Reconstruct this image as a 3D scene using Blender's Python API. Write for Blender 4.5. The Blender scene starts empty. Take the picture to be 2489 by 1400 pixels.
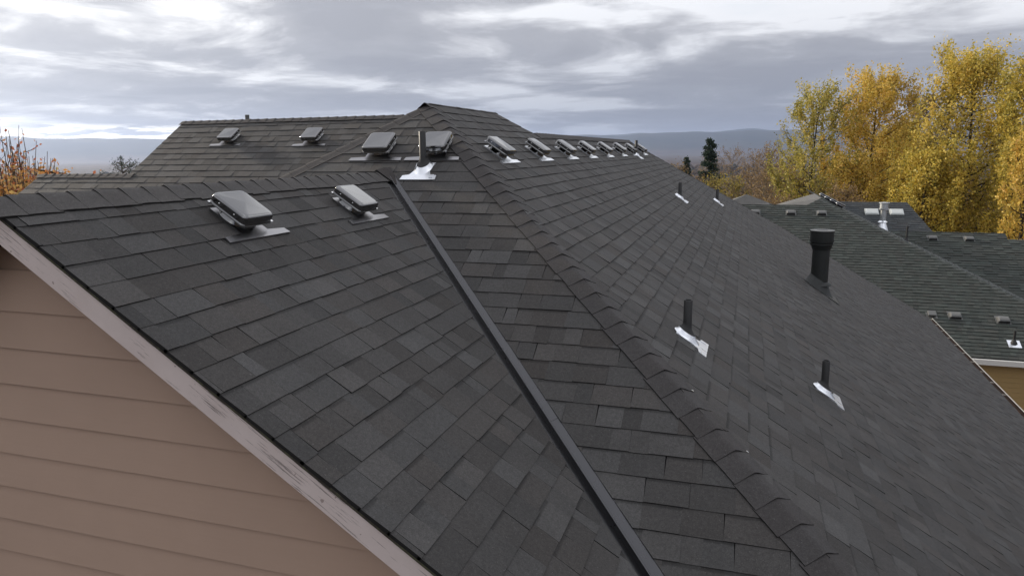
import bpy, math, random
import numpy as np
from mathutils import Vector, Matrix

C = bpy.context.scene
COL = C.collection
ZC = 12.0                      # camera height above the ground beside the house
rnd = random.Random(7)
NR = np.random.default_rng(11)

# ------------------------------------------------------------------ camera
F_PX, YAW, PITCH, ROLL = 1733.0, 0.3154, 0.1885, -0.0113
fw = Vector((-math.sin(YAW)*math.cos(PITCH), math.cos(YAW)*math.cos(PITCH), -math.sin(PITCH)))
rt = Vector((math.cos(YAW), math.sin(YAW), 0)); up = rt.cross(fw)
cr, sr = math.cos(ROLL), math.sin(ROLL)
r2 = cr*rt + sr*up; u2 = -sr*rt + cr*up
cam_d = bpy.data.cameras.new("camera"); cam = bpy.data.objects.new("camera", cam_d); COL.objects.link(cam)
cam_d.sensor_width = 36.0; cam_d.lens = F_PX/2489*36; cam_d.clip_start = 0.1; cam_d.clip_end = 60000
m = Matrix((( r2.x, u2.x, -fw.x, 0), (r2.y, u2.y, -fw.y, 0), (r2.z, u2.z, -fw.z, ZC), (0, 0, 0, 1)))
cam.matrix_world = m
C.camera = cam
CAM = np.array([0., 0., 0.]); RC = np.array([list(r2), list(u2), list(fw)])

# ------------------------------------------------------------------ light and sky
CLOUD_SEED = 1.2
SUN_AZ, SUN_EL = math.radians(-70), math.radians(18)      # azimuth from +Y towards +X
sun_dir = Vector((math.sin(SUN_AZ)*math.cos(SUN_EL), math.cos(SUN_AZ)*math.cos(SUN_EL), math.sin(SUN_EL)))
sd = bpy.data.lights.new("sun", 'SUN'); so = bpy.data.objects.new("sun", sd); COL.objects.link(so)
sd.energy = 3.6; sd.angle = math.radians(5); sd.color = (1.0, .88, .72)
so.rotation_euler = sun_dir.to_track_quat('Z', 'Y').to_euler(); so.location = (0, 0, 60)

C.view_settings.view_transform = 'Standard'; C.view_settings.look = 'None'
C.view_settings.exposure = 0.28; C.view_settings.gamma = 1.0; C.view_settings.use_curve_mapping = False
C.cycles.max_bounces = 6; C.cycles.volume_bounces = 0; C.cycles.transparent_max_bounces = 8
C.cycles.use_denoising = True

W = bpy.data.worlds.new("World"); C.world = W; W.use_nodes = True
nt = W.node_tree; nt.nodes.clear()
def N(t, ty, **k):
    n = t.nodes.new(ty)
    for a, b in k.items(): setattr(n, a, b)
    return n
def mth(t, op, a, b=None, c=None, clamp=False):
    n = t.nodes.new('ShaderNodeMath'); n.operation = op; n.use_clamp = clamp
    for i, v in enumerate((a, b, c)):
        if v is None: continue
        if isinstance(v, (int, float)): n.inputs[i].default_value = v
        else: t.links.new(v, n.inputs[i])
    return n.outputs[0]
def ramp(t, src, pts, interp='LINEAR'):
    n = t.nodes.new('ShaderNodeValToRGB'); n.color_ramp.interpolation = interp
    e = n.color_ramp.elements
    while len(e) < len(pts): e.new(.5)
    for q, (p, c) in zip(e, pts):
        q.position = p; q.color = (c, c, c, 1) if isinstance(c, (int, float)) else (*c, 1)
    t.links.new(src, n.inputs[0]); return n.outputs[0]
def mixc(t, f, a, b, mode='MIX'):
    n = t.nodes.new('ShaderNodeMix'); n.data_type = 'RGBA'; n.blend_type = mode
    for s, v in ((n.inputs[0], f), (n.inputs[6], a), (n.inputs[7], b)):
        if isinstance(v, (int, float)): s.default_value = v
        elif isinstance(v, tuple): s.default_value = (*v, 1)
        else: t.links.new(v, s)
    return n.outputs[2]
def noise(t, vec, scale, detail=4, rough=.5, dist=0.0):
    n = t.nodes.new('ShaderNodeTexNoise'); n.inputs['Scale'].default_value = scale
    n.inputs['Detail'].default_value = detail; n.inputs['Roughness'].default_value = rough
    n.inputs['Distortion'].default_value = dist
    if vec is not None: t.links.new(vec, n.inputs['Vector'])
    return n.outputs['Fac']

tc = N(nt, 'ShaderNodeTexCoord').outputs['Generated']
sky = N(nt, 'ShaderNodeTexSky', sky_type='NISHITA'); sky.sun_disc = False
sky.sun_elevation = SUN_EL; sky.sun_rotation = SUN_AZ % (2*math.pi)
sep = N(nt, 'ShaderNodeSeparateXYZ'); nt.links.new(tc, sep.inputs[0])
X, Y, Z = sep.outputs
zc = mth(nt, 'MAXIMUM', Z, 0.0)
den = mth(nt, 'ADD', zc, 0.10)
cb = N(nt, 'ShaderNodeCombineXYZ')
nt.links.new(mth(nt, 'DIVIDE', X, den), cb.inputs[0]); nt.links.new(mth(nt, 'DIVIDE', Y, den), cb.inputs[1])
cb.inputs[2].default_value = CLOUD_SEED
cv = cb.outputs[0]
n1 = noise(nt, cv, 1.05, 8, .56, .35)
n2 = noise(nt, cv, 0.40, 3, .5)
ns = mth(nt, 'ADD', mth(nt, 'MULTIPLY', n1, .62), mth(nt, 'MULTIPLY', n2, .38))
# how close to the sun the cloud deck is looked at
dt = N(nt, 'ShaderNodeVectorMath', operation='DOT_PRODUCT'); nt.links.new(tc, dt.inputs[0]); dt.inputs[1].default_value = sun_dir
glow = mth(nt, 'POWER', mth(nt, 'MAXIMUM', dt.outputs["Value"], 0.0), 8.0)
cl = ramp(nt, ns, [(.41, .0), (.49, .12), (.535, .45), (.585, 1.0)])
# decks look darker and bluer low down (long path), lighter high up
low = ramp(nt, Z, [(.0, 1.0), (.06, .70), (.15, .15), (.5, .0)])
darkc = mixc(nt, low, (.250, .254, .278), (.190, .205, .250))
litec = mixc(nt, low, (.62, .625, .645), (.34, .365, .42))
cloud = mixc(nt, cl, darkc, litec)
cloud = mixc(nt, mth(nt, 'MULTIPLY', glow, .85, clamp=True), cloud, mixc(nt, mth(nt, 'ADD', cl, mth(nt, 'MULTIPLY', glow, .22), clamp=True), (.33, .335, .36), (1.35, 1.32, 1.26)))
# a clear bright strip under the deck on the sunward side, just above the hills
strip = mth(nt, 'MULTIPLY', ramp(nt, Z, [(.012, 1.0), (.029, 1.0), (.039, .0)]), ramp(nt, noise(nt, cv, 1.9, 5, .6), [(.43, .0), (.52, 1.0)]))
strip = mth(nt, 'MULTIPLY', strip, ramp(nt, dt.outputs['Value'], [(.62, .0), (.80, 1.0)]))
cloud = mixc(nt, strip, cloud, (1.5, 1.42, 1.25))
bg_c = N(nt, 'ShaderNodeBackground'); nt.links.new(cloud, bg_c.inputs[0])
nt.links.new(mth(nt, 'ADD', mth(nt, 'MULTIPLY', zc, 2.0), 1.0), bg_c.inputs[1])   # overcast luminance grows towards the zenith
bg_s = N(nt, 'ShaderNodeBackground'); nt.links.new(sky.outputs[0], bg_s.inputs[0]); bg_s.inputs[1].default_value = 0.12
gap = ramp(nt, ns, [(.62, .0), (.74, .2)])
mx = N(nt, 'ShaderNodeMixShader'); nt.links.new(gap, mx.inputs[0]); nt.links.new(bg_c.outputs[0], mx.inputs[1]); nt.links.new(bg_s.outputs[0], mx.inputs[2])
wo = N(nt, 'ShaderNodeOutputWorld'); nt.links.new(mx.outputs[0], wo.inputs[0])

# ------------------------------------------------------------------ helpers
def tag(o, label=None, cat=None, group=None, kind=None):
    for k, v in (('label', label), ('category', cat), ('group', group), ('kind', kind)):
        if v: o[k] = v
    return o
def wpos(o):
    p = np.zeros(3)
    while o is not None:
        p += np.array(o.location); o = o.parent
    return p
def empty(name, loc, label, cat, group=None, rot=None):
    o = bpy.data.objects.new(name, None); COL.objects.link(o); o.location = loc; o.empty_display_size = .1
    if rot is not None: o.rotation_euler = rot
    return tag(o, label, cat, group)
def raw_mesh(name, V, faces, mats, midx=None, attrs=None, smooth=False):
    me = bpy.data.meshes.new(name)
    V = np.asarray(V, np.float32)
    if isinstance(faces, np.ndarray):
        nf, k = faces.shape
        me.vertices.add(len(V)); me.vertices.foreach_set('co', V.ravel())
        me.loops.add(nf*k); me.loops.foreach_set('vertex_index', faces.astype(np.int32).ravel())
        me.polygons.add(nf); me.polygons.foreach_set('loop_start', np.arange(0, nf*k, k, dtype=np.int32))
        me.update(calc_edges=True)
    else:
        me.from_pydata([tuple(map(float, v)) for v in V], [], faces)
    for m_ in (mats if isinstance(mats, (list, tuple)) else [mats]): me.materials.append(m_)
    if midx is not None: me.polygons.foreach_set('material_index', np.asarray(midx, np.int32))
    if attrs:
        for k_, vals in attrs.items():
            a = me.attributes.new(k_, 'FLOAT', 'FACE'); a.data.foreach_set('value', np.asarray(vals, np.float32))
    if smooth: me.polygons.foreach_set('use_smooth', np.ones(len(me.polygons), bool))
    me.update(); return me
def obj(name, V, faces, mats, parent=None, midx=None, attrs=None, smooth=False, kind=None, world=True):
    """world=True: vertices are in camera-level coordinates (z=0 at camera height)"""
    V = np.array(V, float)
    if world:
        V[:, 2] += ZC
        if parent is not None: V = V - wpos(parent)
    o = bpy.data.objects.new(name, raw_mesh(name, V, faces, mats, midx, attrs, smooth))
    COL.objects.link(o)
    if parent is not None: o.parent = parent
    if kind: o['kind'] = kind
    return o
def box_vf(c, s, R=None):
    c = np.array(c, float); s = np.array(s, float)/2
    V = np.array([[x, y, z] for x in (-1, 1) for y in (-1, 1) for z in (-1, 1)], float)*s
    if R is not None: V = V @ np.array(R)          # rows of R = local axes
    return V+c, [(0, 1, 3, 2), (4, 6, 7, 5), (0, 4, 5, 1), (2, 3, 7, 6), (0, 2, 6, 4), (1, 5, 7, 3)]
class MB:
    def __init__(s): s.V = []; s.F = []; s.M = []; s.n = 0
    def add(s, V, F, mi=0):
        s.V.append(np.array(V, float)); s.F += [tuple(i+s.n for i in f) for f in F]; s.M += [mi]*len(F); s.n += len(V)
    def box(s, c, sz, R=None, mi=0): s.add(*box_vf(c, sz, R), mi)
    def ring(s, rings, mi=0, cap0=True, cap1=True):
        k = len(rings[0]); V = np.concatenate([np.array(r, float) for r in rings]); F = []
        for i in range(len(rings)-1):
            for j in range(k):
                a = i*k+j; b = i*k+(j+1) % k; F.append((a, b, b+k, a+k))
        if cap0: F.append(tuple(range(k))[::-1])
        if cap1: F.append(tuple(range((len(rings)-1)*k, len(rings)*k)))
        s.add(V, F, mi)
    def lathe(s, prof, c=(0, 0, 0), n=20, mi=0, cap0=True, cap1=True):
        rs = [[(c[0]+r*math.cos(2*math.pi*j/n), c[1]+r*math.sin(2*math.pi*j/n), c[2]+z) for j in range(n)] for r, z in prof]
        s.ring(rs, mi, cap0, cap1)
    def obj(s, name, mats, parent=None, smooth=False, world=False, kind=None):
        return obj(name, np.concatenate(s.V), s.F, mats, parent, midx=s.M, smooth=smooth, world=world, kind=kind)
def smooth_by_angle(o, ang=35):
    me = o.data; me.polygons.foreach_set('use_smooth', np.ones(len(me.polygons), bool))
    import bmesh
    bm = bmesh.new(); bm.from_mesh(me)
    for e in bm.edges:
        if len(e.link_faces) == 2: e.smooth = e.calc_face_angle(0) < math.radians(ang)
    bm.to_mesh(me); bm.free()

def pxy(P):
    q = (P-CAM) @ RC.T; z = np.maximum(q[..., 2], 1e-3)
    return np.stack([2489/2+F_PX*q[..., 0]/z, 700-F_PX*q[..., 1]/z], -1), q[..., 2]

# ------------------------------------------------------------------ materials
def mat(name, base, rough=.6, metal=0.0, spec=.5):
    m_ = bpy.data.materials.new(name); m_.use_nodes = True; t = m_.node_tree
    b = t.nodes['Principled BSDF']; b.inputs['Base Color'].default_value = (*base, 1)
    b.inputs['Roughness'].default_value = rough; b.inputs['Metallic'].default_value = metal
    b.inputs['Specular IOR Level'].default_value = spec
    return m_, t, b
def geo_pos(t): return N(t, 'ShaderNodeNewGeometry').outputs['Position']
def obj_pos(t): return N(t, 'ShaderNodeTexCoord').outputs['Object']
def bump(t, b, h, strength, dist=.01):
    n = N(t, 'ShaderNodeBump'); n.inputs['Strength'].default_value = strength; n.inputs['Distance'].default_value = dist
    t.links.new(h, n.inputs['Height']); t.links.new(n.outputs[0], b.inputs['Normal'])
def attr(t, name):
    n = N(t, 'ShaderNodeAttribute'); n.attribute_name = name; return n.outputs['Fac']
def gran_mat(name, dark, lite, warm, rough=.85, gscale=420):
    m_, t, b = mat(name, dark, rough, spec=.35)
    P = geo_pos(t)
    g = noise(t, P, gscale, 2, .7); g2 = noise(t, P, 3.1, 5, .6); g3 = noise(t, P, 60, 3, .6)
    c = mixc(t, attr(t, 'tone'), dark, lite)
    c = mixc(t, mth(t, 'MULTIPLY', attr(t, 'hue'), .75), c, mixc(t, attr(t, 'tone'), tuple(x*.75 for x in warm), warm))
    v = mth(t, 'ADD', mth(t, 'MULTIPLY', g, .9), .55)
    v = mth(t, 'MULTIPLY', v, mth(t, 'ADD', mth(t, 'MULTIPLY', g2, .55), .72))
    g4 = noise(t, P, 170, 2, .8)
    v = mth(t, 'MULTIPLY', v, mth(t, 'ADD', mth(t, 'MULTIPLY', g3, .8), .60))
    v = mth(t, 'MULTIPLY', v, mth(t, 'ADD', mth(t, 'MULTIPLY', g4, 1.3), .35))
    # printed shadow band along the top of some tabs
    vl = attr(t, 'vloc'); has = mth(t, 'LESS_THAN', mth(t, 'FRACT', mth(t, 'MULTIPLY', attr(t, 'tone'), 37.0)), .38)
    band = mth(t, 'MULTIPLY', mth(t, 'MULTIPLY', ramp(t, vl, [(.0, 1.0), (.15, 1.0), (.22, 0.0)]), mth(t, 'GREATER_THAN', vl, .0005)), has)
    v = mth(t, 'MULTIPLY', v, mth(t, 'SUBTRACT', 1.0, mth(t, 'MULTIPLY', band, .42)))
    spk = ramp(t, noise(t, P, 150, 1, .5), [(.70, 0.0), (.78, 1.0)])
    vv = N(t, 'ShaderNodeCombineXYZ')
    for i in range(3): t.links.new(v, vv.inputs[i])
    c = mixc(t, 1.0, c, vv.outputs[0], 'MULTIPLY')
    c = mixc(t, mth(t, 'MULTIPLY', spk, .25), c, (.30, .29, .28))
    t.links.new(c, b.inputs['Base Color']); bump(t, b, g, .55, .002)
    return m_
M_SH = gran_mat('charcoal_shingle_granules', (.038, .0365, .035), (.074, .0725, .0705), (.062, .0545, .049))
M_CAP = gran_mat('ridge_cap_granules', (.036, .033, .032), (.058, .055, .054), (.051, .043, .040))
M_CAPL = gran_mat('gable_ridge_cap_granules', (.058, .055, .053), (.082, .078, .075), (.073, .064, .058))
M_EDGE = mat('asphalt_cut_edge', (.017, .016, .015), .95, spec=.2)[0]
M_SHN = gran_mat('neighbour_shingle_granules', (.029, .035, .030), (.054, .064, .056), (.050, .050, .043), gscale=60)
M_GRAZEN = gran_mat('neighbour_grazing_light_granules', (.055, .063, .060), (.085, .094, .090), (.07, .07, .066), gscale=60)  # paler copy of the shingles, grazing sky reflection put into the colour
M_DECK = mat('roof_underlay', (.02, .02, .02), .95, spec=.1)[0]
def metal_mat(name, base, rough, metal=1.0, streak=.12, bmp=.25):
    m_, t, b = mat(name, base, rough, metal)
    P = obj_pos(t); g = noise(t, P, 14, 4, .6)
    t.links.new(mth(t, 'ADD', mth(t, 'MULTIPLY', g, streak*2), rough-streak), b.inputs['Roughness'])
    if bmp:
        h = noise(t, P, 7, 2, .5); bump(t, b, h, bmp, .01)
    return m_
M_GALV = metal_mat('galvanised_steel', (.78, .80, .83), .30)
M_GALVD = metal_mat('dull_galvanised_steel', (.58, .60, .60), .42)
M_BLKP = metal_mat('dark_bronze_enamel', (.007, .0065, .006), .08, 0.0, .04, 0)
M_BLKP.node_tree.nodes['Principled BSDF'].inputs['IOR'].default_value = 2.6
M_BLKF = metal_mat('dull_metal_flashing', (.30, .295, .30), .30, 1.0, .06, .1)
M_VAL = metal_mat('black_coated_valley_metal', (.085, .085, .088), .29, 1.0, .07, .03)
M_DARKN = mat('vent_interior_dark', (.012, .012, .012), .8)[0]
M_ABS = metal_mat('black_plastic_pipe', (.018, .018, .018), .5, 0.0, .1)
M_RUB = mat('black_rubber_boot', (.022, .022, .022), .7)[0]
M_BRT = mat('bright_zinc', (.8, .8, .8), .25, 1.0)[0]
M_GRYV = metal_mat('weathered_grey_vent', (.10, .10, .095), .5, 0.0, .08)
M_GRYL = mat('pale_grey_skylight', (.50, .52, .50), .3)[0]

# siding
def siding_mat(name, base, sc=1.0):
    m_, t, b = mat(name, base, .7, spec=.35)
    P = geo_pos(t)
    mp = N(t, 'ShaderNodeMapping'); mp.inputs['Scale'].default_value = (3, 3, 60); t.links.new(P, mp.inputs[0])
    g = noise(t, mp.outputs[0], 1.5, 5, .65); g2 = noise(t, P, 1.3, 4, .55)
    c = mixc(t, g2, tuple(x*.86 for x in base), tuple(x*1.12 for x in base))
    c = mixc(t, mth(t, 'MULTIPLY', g, .25), c, tuple(x*.8 for x in base))
    t.links.new(c, b.inputs['Base Color']); bump(t, b, g, .12, .004)
    return m_
M_SID = siding_mat('tan_painted_siding', (.45, .318, .240))
M_MUST = siding_mat('mustard_painted_siding', (.36, .245, .10))
M_WHT, t_, b_ = mat('white_painted_gutter', (.62, .61, .57), .45)
M_CRM = mat('cream_gutter_lip', (.70, .66, .56), .4)[0]
# peeling barge board: flakes run along the board
M_BARGE, t_, b_ = mat('peeling_pinkish_board_paint', (.5, .43, .4), .75, spec=.3)
tcB = N(t_, 'ShaderNodeTexCoord').outputs['Object']
mp = N(t_, 'ShaderNodeMapping'); mp.inputs['Rotation'].default_value = (0, math.atan(.6597), 0); mp.vector_type = 'TEXTURE'
t_.links.new(tcB, mp.inputs[0])
mp2 = N(t_, 'ShaderNodeMapping'); mp2.inputs['Scale'].default_value = (5.5, 1, 150); t_.links.new(mp.outputs[0], mp2.inputs[0])
fl = noise(t_, mp2.outputs[0], 1.0, 5, .6)
where = noise(t_, mp.outputs[0], 3.2, 3, .6)
thr = mth(t_, 'ADD', fl, mth(t_, 'MULTIPLY', where, .55))
crack = ramp(t_, thr, [(.900, 0.0), (.925, 1.0)])
spots = ramp(t_, noise(t_, tcB, 38, 1, .5), [(.765, 0.0), (.79, 1.0)])
cc = mixc(t_, noise(t_, mp.outputs[0], 6, 4, .6), (.54, .455, .42), (.68, .59, .555))
cc = mixc(t_, mth(t_, 'MULTIPLY', crack, .7), cc, (.12, .10, .09))
cc = mixc(t_, mth(t_, 'MULTIPLY', spots, .6), cc, (.16, .11, .09))
t_.links.new(cc, b_.inputs['Base Color']); bump(t_, b_, crack, -.5, .003)
M_MOSS, t_, b_ = mat('mossy_drip_edge', (.03, .028, .022), .9, spec=.2)
g = noise(t_, geo_pos(t_), 22, 4, .65)
t_.links.new(mixc(t_, ramp(t_, g, [(.45, 0.0), (.62, 1.0)]), (.048, .042, .034), (.080, .080, .050)), b_.inputs['Base Color'])
bump(t_, b_, g, .8, .01)
M_SOF = mat('soffit_paint', (.30, .25, .22), .8)[0]

# foliage / bark
def leaf_mat(name, cols, trans=.35):
    m_, t, b = mat(name, cols[0], .55, spec=.3)
    a = attr(t, 'tone')
    n = len(cols); c = ramp(t, a, [(i/(n-1), cols[i]) for i in range(n)])
    t.links.new(c, b.inputs['Base Color'])
    tr = N(t, 'ShaderNodeBsdfTranslucent'); t.links.new(c, tr.inputs[0])
    ms = N(t, 'ShaderNodeMixShader'); ms.inputs[0].default_value = trans
    out = t.nodes['Material Output']
    t.links.new(b.outputs[0], ms.inputs[1]); t.links.new(tr.outputs[0], ms.inputs[2]); t.links.new(ms.outputs[0], out.inputs[0])
    return m_
L_GOLD = leaf_mat('golden_leaves', [(.24, .22, .05), (.50, .41, .08), (.70, .53, .10), (.78, .58, .16)])
L_ORNG = leaf_mat('orange_gold_leaves', [(.27, .22, .055), (.55, .42, .085), (.74, .53, .11), (.80, .54, .17)])
L_GRN = leaf_mat('olive_green_leaves', [(.15, .155, .05), (.33, .30, .07), (.54, .45, .10), (.66, .50, .14)])
L_TAN = leaf_mat('tan_dry_leaves', [(.12, .085, .05), (.22, .15, .08), (.30, .20, .09), (.34, .23, .06)])
L_OLIV = leaf_mat('yellow_olive_leaves', [(.10, .10, .03), (.22, .19, .04), (.36, .28, .05), (.42, .31, .07)])
L_RED = leaf_mat('red_orange_leaves', [(.34, .09, .07), (.50, .20, .08), (.56, .32, .10), (.52, .42, .15)])
L_NEED = leaf_mat('conifer_needles', [(.012, .024, .014), (.022, .042, .022), (.035, .060, .030)], .15)
def bark(name, c):
    m_, t, b = mat(name, c, .9, spec=.2)
    g = noise(t, geo_pos(t), 9, 4, .6)
    t.links.new(mixc(t, g, tuple(x*.6 for x in c), tuple(x*1.3 for x in c)), b.inputs['Base Color']); bump(t, b, g, .5, .02)
    return m_
B_GREY = bark('grey_brown_bark', (.10, .080, .062))
B_TAN = bark('tan_twig_bark', (.17, .125, .085))
B_DARK = bark('dark_bark', (.045, .036, .030))

# ------------------------------------------------------------------ ground, hills
def terrain():
    rs = np.concatenate([[0, 30, 60, 90, 130, 180, 250, 350, 500, 700, 1000, 1400, 2000, 2800, 3800, 5000, 6200],
                         np.linspace(6600, 11500, 26), [13000]])
    na = 720; az = np.linspace(0, 2*np.pi, na, endpoint=False)
    r_ctl = [0, 50, 100, 200, 400, 700, 1200, 6500]
    h_ctl = [-12, -12, -14.5, -22, -36, -43, -45, -46]
    base = np.interp(rs, r_ctl, h_ctl)
    ridge = sum(a*np.sin(k*az+p) for k, a, p in ((3, 14, .5), (7, 10, 2.1), (13, 9, .3), (29, 6, 4.), (53, 5, 1.), (97, 3.5, 2.), (171, 2.5, .2)))
    ridge2 = sum(a*np.sin(k*az+p) for k, a, p in ((4, 20, 1.5), (9, 18, 3.1), (17, 14, .9), (41, 9, 2.), (83, 6, 1.3)))
    V = [];
    for i, r in enumerate(rs):
        h = np.full(na, base[i]) if r < 6550 else np.full(na, -46.)
        if r > 6500:
            a1 = np.clip((r-6500)/1700, 0, 1); s = a1*a1*(3-2*a1)
            top1 = 176+ridge
            foot = 1+.22*np.sin(az*61+r*.003)*(1-a1)
            h = -46 + (top1+46)*s*foot
            a2 = np.clip((r-8800)/1900, 0, 1); s2 = a2*a2*(3-2*a2)
            dip = np.clip((r-8200)/500, 0, 1)*(1-s2)*60
            h = h-dip + s2*(30+ridge2*1.2)
        elif r > 60:
            h = h + (np.sin(az*37+r*.02)+np.sin(az*61-r*.013))*min(1.6, r*.004)
        V.append(np.stack([r*np.sin(az), r*np.cos(az), h], -1))
    V = np.concatenate(V); nr = len(rs)
    i, j = np.meshgrid(np.arange(nr-1), np.arange(na), indexing='ij'); j2 = (j+1) % na
    F = np.stack([i*na+j, i*na+j2, (i+1)*na+j2, (i+1)*na+j], -1).reshape(-1, 4)
    m_, t, b = mat('valley_ground', (.05, .045, .03), .95, spec=.1)
    P = geo_pos(t)
    a = noise(t, P, .004, 6, .65); b2 = noise(t, P, .0011, 4, .6); c3 = noise(t, P, .03, 5, .7)
    col = mixc(t, ramp(t, a, [(.40, 0.), (.60, 1.)]), (.060, .042, .036), (.105, .074, .055))
    col = mixc(t, ramp(t, b2, [(.45, 0.), (.65, .6)]), col, (.040, .045, .035))
    col = mixc(t, ramp(t, c3, [(.35, .5), (.65, 0.)]), col, (.030, .026, .024))
    sp = N(t, 'ShaderNodeSeparateXYZ'); t.links.new(P, sp.inputs[0])
    hz = ramp(t, mth(t, 'MULTIPLY', sp.outputs[2], .01), [(0.0, 0.), (.35, 1.)])
    a4 = noise(t, P, .0022, 7, .6)
    col = mixc(t, hz, col, mixc(t, ramp(t, a4, [(.35, 0.), (.65, 1.)]), (.018, .025, .024), (.045, .046, .036)))
    t.links.new(col, b.inputs['Base Color'])
    o = obj('ground', V, F, m_, kind='structure', smooth=True)
    return o
terrain()
# scattered low woods on the valley floor: nobody could count them
def far_wood():
    n = 12000
    r = 190*np.exp(NR.random(n)*2.3); az = NR.uniform(-1.15, .45, n)
    zb = np.interp(r, [0, 50, 100, 200, 400, 700, 1200, 6500], [-12, -12, -14.5, -22, -36, -43, -45, -46])
    keep = NR.random(n) < .25+.75*(np.sin(az*23+r*.006)+np.sin(az*9-r*.0021) > -.3)
    r, az, zb = r[keep], az[keep], zb[keep]; n = len(r)
    s = NR.uniform(2.6, 6.5, n)*(1+.25*(r > 900)); w = s*NR.uniform(.8, 1.8, n)
    k = 6
    V = np.zeros((n, k*3+1, 3)); ang = np.arange(k)*2*np.pi/k
    for ri, (zz, ww) in enumerate(((0, .6), (.5, 1.), (.85, .6))):
        jit = NR.uniform(.7, 1.3, (n, k))
        V[:, ri*k:(ri+1)*k, 0] = (r*np.sin(az))[:, None]+w[:, None]*ww*jit*np.cos(ang)*.7
        V[:, ri*k:(ri+1)*k, 1] = (r*np.cos(az))[:, None]+w[:, None]*ww*jit*np.sin(ang)*.7
        V[:, ri*k:(ri+1)*k, 2] = (zb-1+zz*s*1.6)[:, None]+NR.uniform(-.3, .3, (n, k))
    V[:, -1, 0] = r*np.sin(az); V[:, -1, 1] = r*np.cos(az); V[:, -1, 2] = zb-1+s*1.7
    f = []
    for ri in range(2):
        for j in range(k):
            a, b = ri*k+j, ri*k+(j+1) % k; f += [(a, b, b+k), (a, b+k, a+k)]
    for j in range(k): f.append((2*k+j, 2*k+(j+1) % k, 3*k))
    f = np.array(f); F = (f[None]+(np.arange(n)*(3*k+1))[:, None, None]).reshape(-1, 3)
    tone = np.repeat(NR.random(n), len(f))
    m_, t, b = mat('distant_wood', (.05, .04, .03), .95, spec=.1)
    c = ramp(t, attr(t, 'tone'), [(0., (.022, .030, .020)), (.25, (.060, .046, .034)), (.6, (.095, .066, .045)), (.9, (.13, .085, .04)), (1., (.16, .12, .04))])
    g_ = noise(t, geo_pos(t), .8, 3, .7)
    c = mixc(t, mth(t, 'MULTIPLY', g_, .6), c, (.02, .018, .016)); t.links.new(c, b.inputs['Base Color'])
    o = obj('distant_woodland', V.reshape(-1, 3), F, m_, attrs={'tone': tone}, kind='stuff')
    tag(o, 'brownish leafless woodland covering the valley floor below the blue hills', 'woodland')
far_wood()

# ------------------------------------------------------------------ roofs
def clip(poly, cv_):
    """Sutherland-Hodgman, cv_ convex counter-clockwise"""
    out = poly
    n = len(cv_)
    for i in range(n):
        a, b = cv_[i], cv_[(i+1) % n]; ex, ey = b[0]-a[0], b[1]-a[1]
        inp, out = out, []
        if not inp: return []
        s = inp[-1]; ds = ex*(s[1]-a[1])-ey*(s[0]-a[0])
        for p in inp:
            dp = ex*(p[1]-a[1])-ey*(p[0]-a[0])
            if (dp >= 0) != (ds >= 0):
                t_ = ds/(ds-dp); out.append((s[0]+(p[0]-s[0])*t_, s[1]+(p[1]-s[1])*t_))
            if dp >= 0: out.append(p)
            s, ds = p, dp
    return out
def ccw(poly):
    a = sum(poly[i][0]*poly[(i+1) % len(poly)][1]-poly[(i+1) % len(poly)][0]*poly[i][1] for i in range(len(poly)))
    return poly if a > 0 else poly[::-1]
class Plane:
    def __init__(s, P0, grad, t):
        """plane through P0, rising with slope t along the horizontal unit vector grad"""
        s.P0 = np.array(P0, float); g_ = np.array([grad[0], grad[1], 0.]); g_ /= np.linalg.norm(g_)
        s.t = t; s.g = g_; c = 1/math.sqrt(1+t*t)
        s.v = -np.array([g_[0]*c, g_[1]*c, t*c])                # down slope
        s.n = np.array([-g_[0]*t*c, -g_[1]*t*c, c])             # outward
        s.u = np.cross(s.v, s.n); s.u /= np.linalg.norm(s.u)    # along the courses
    def z(s, x, y): return s.P0[2]+s.t*((x-s.P0[0])*s.g[0]+(y-s.P0[1])*s.g[1])
    def pt(s, x, y): return np.array([x, y, s.z(x, y)])
    def uv(s, P): d = np.asarray(P)-s.P0; return (float(d@s.u), float(d@s.v))
    def xyz(s, u, v, h=0.): return s.P0+s.u*u+s.v*v+s.n*h
    def xy2uv(s, pts): return ccw([s.uv(s.pt(x, y)) for x, y in pts])

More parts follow.
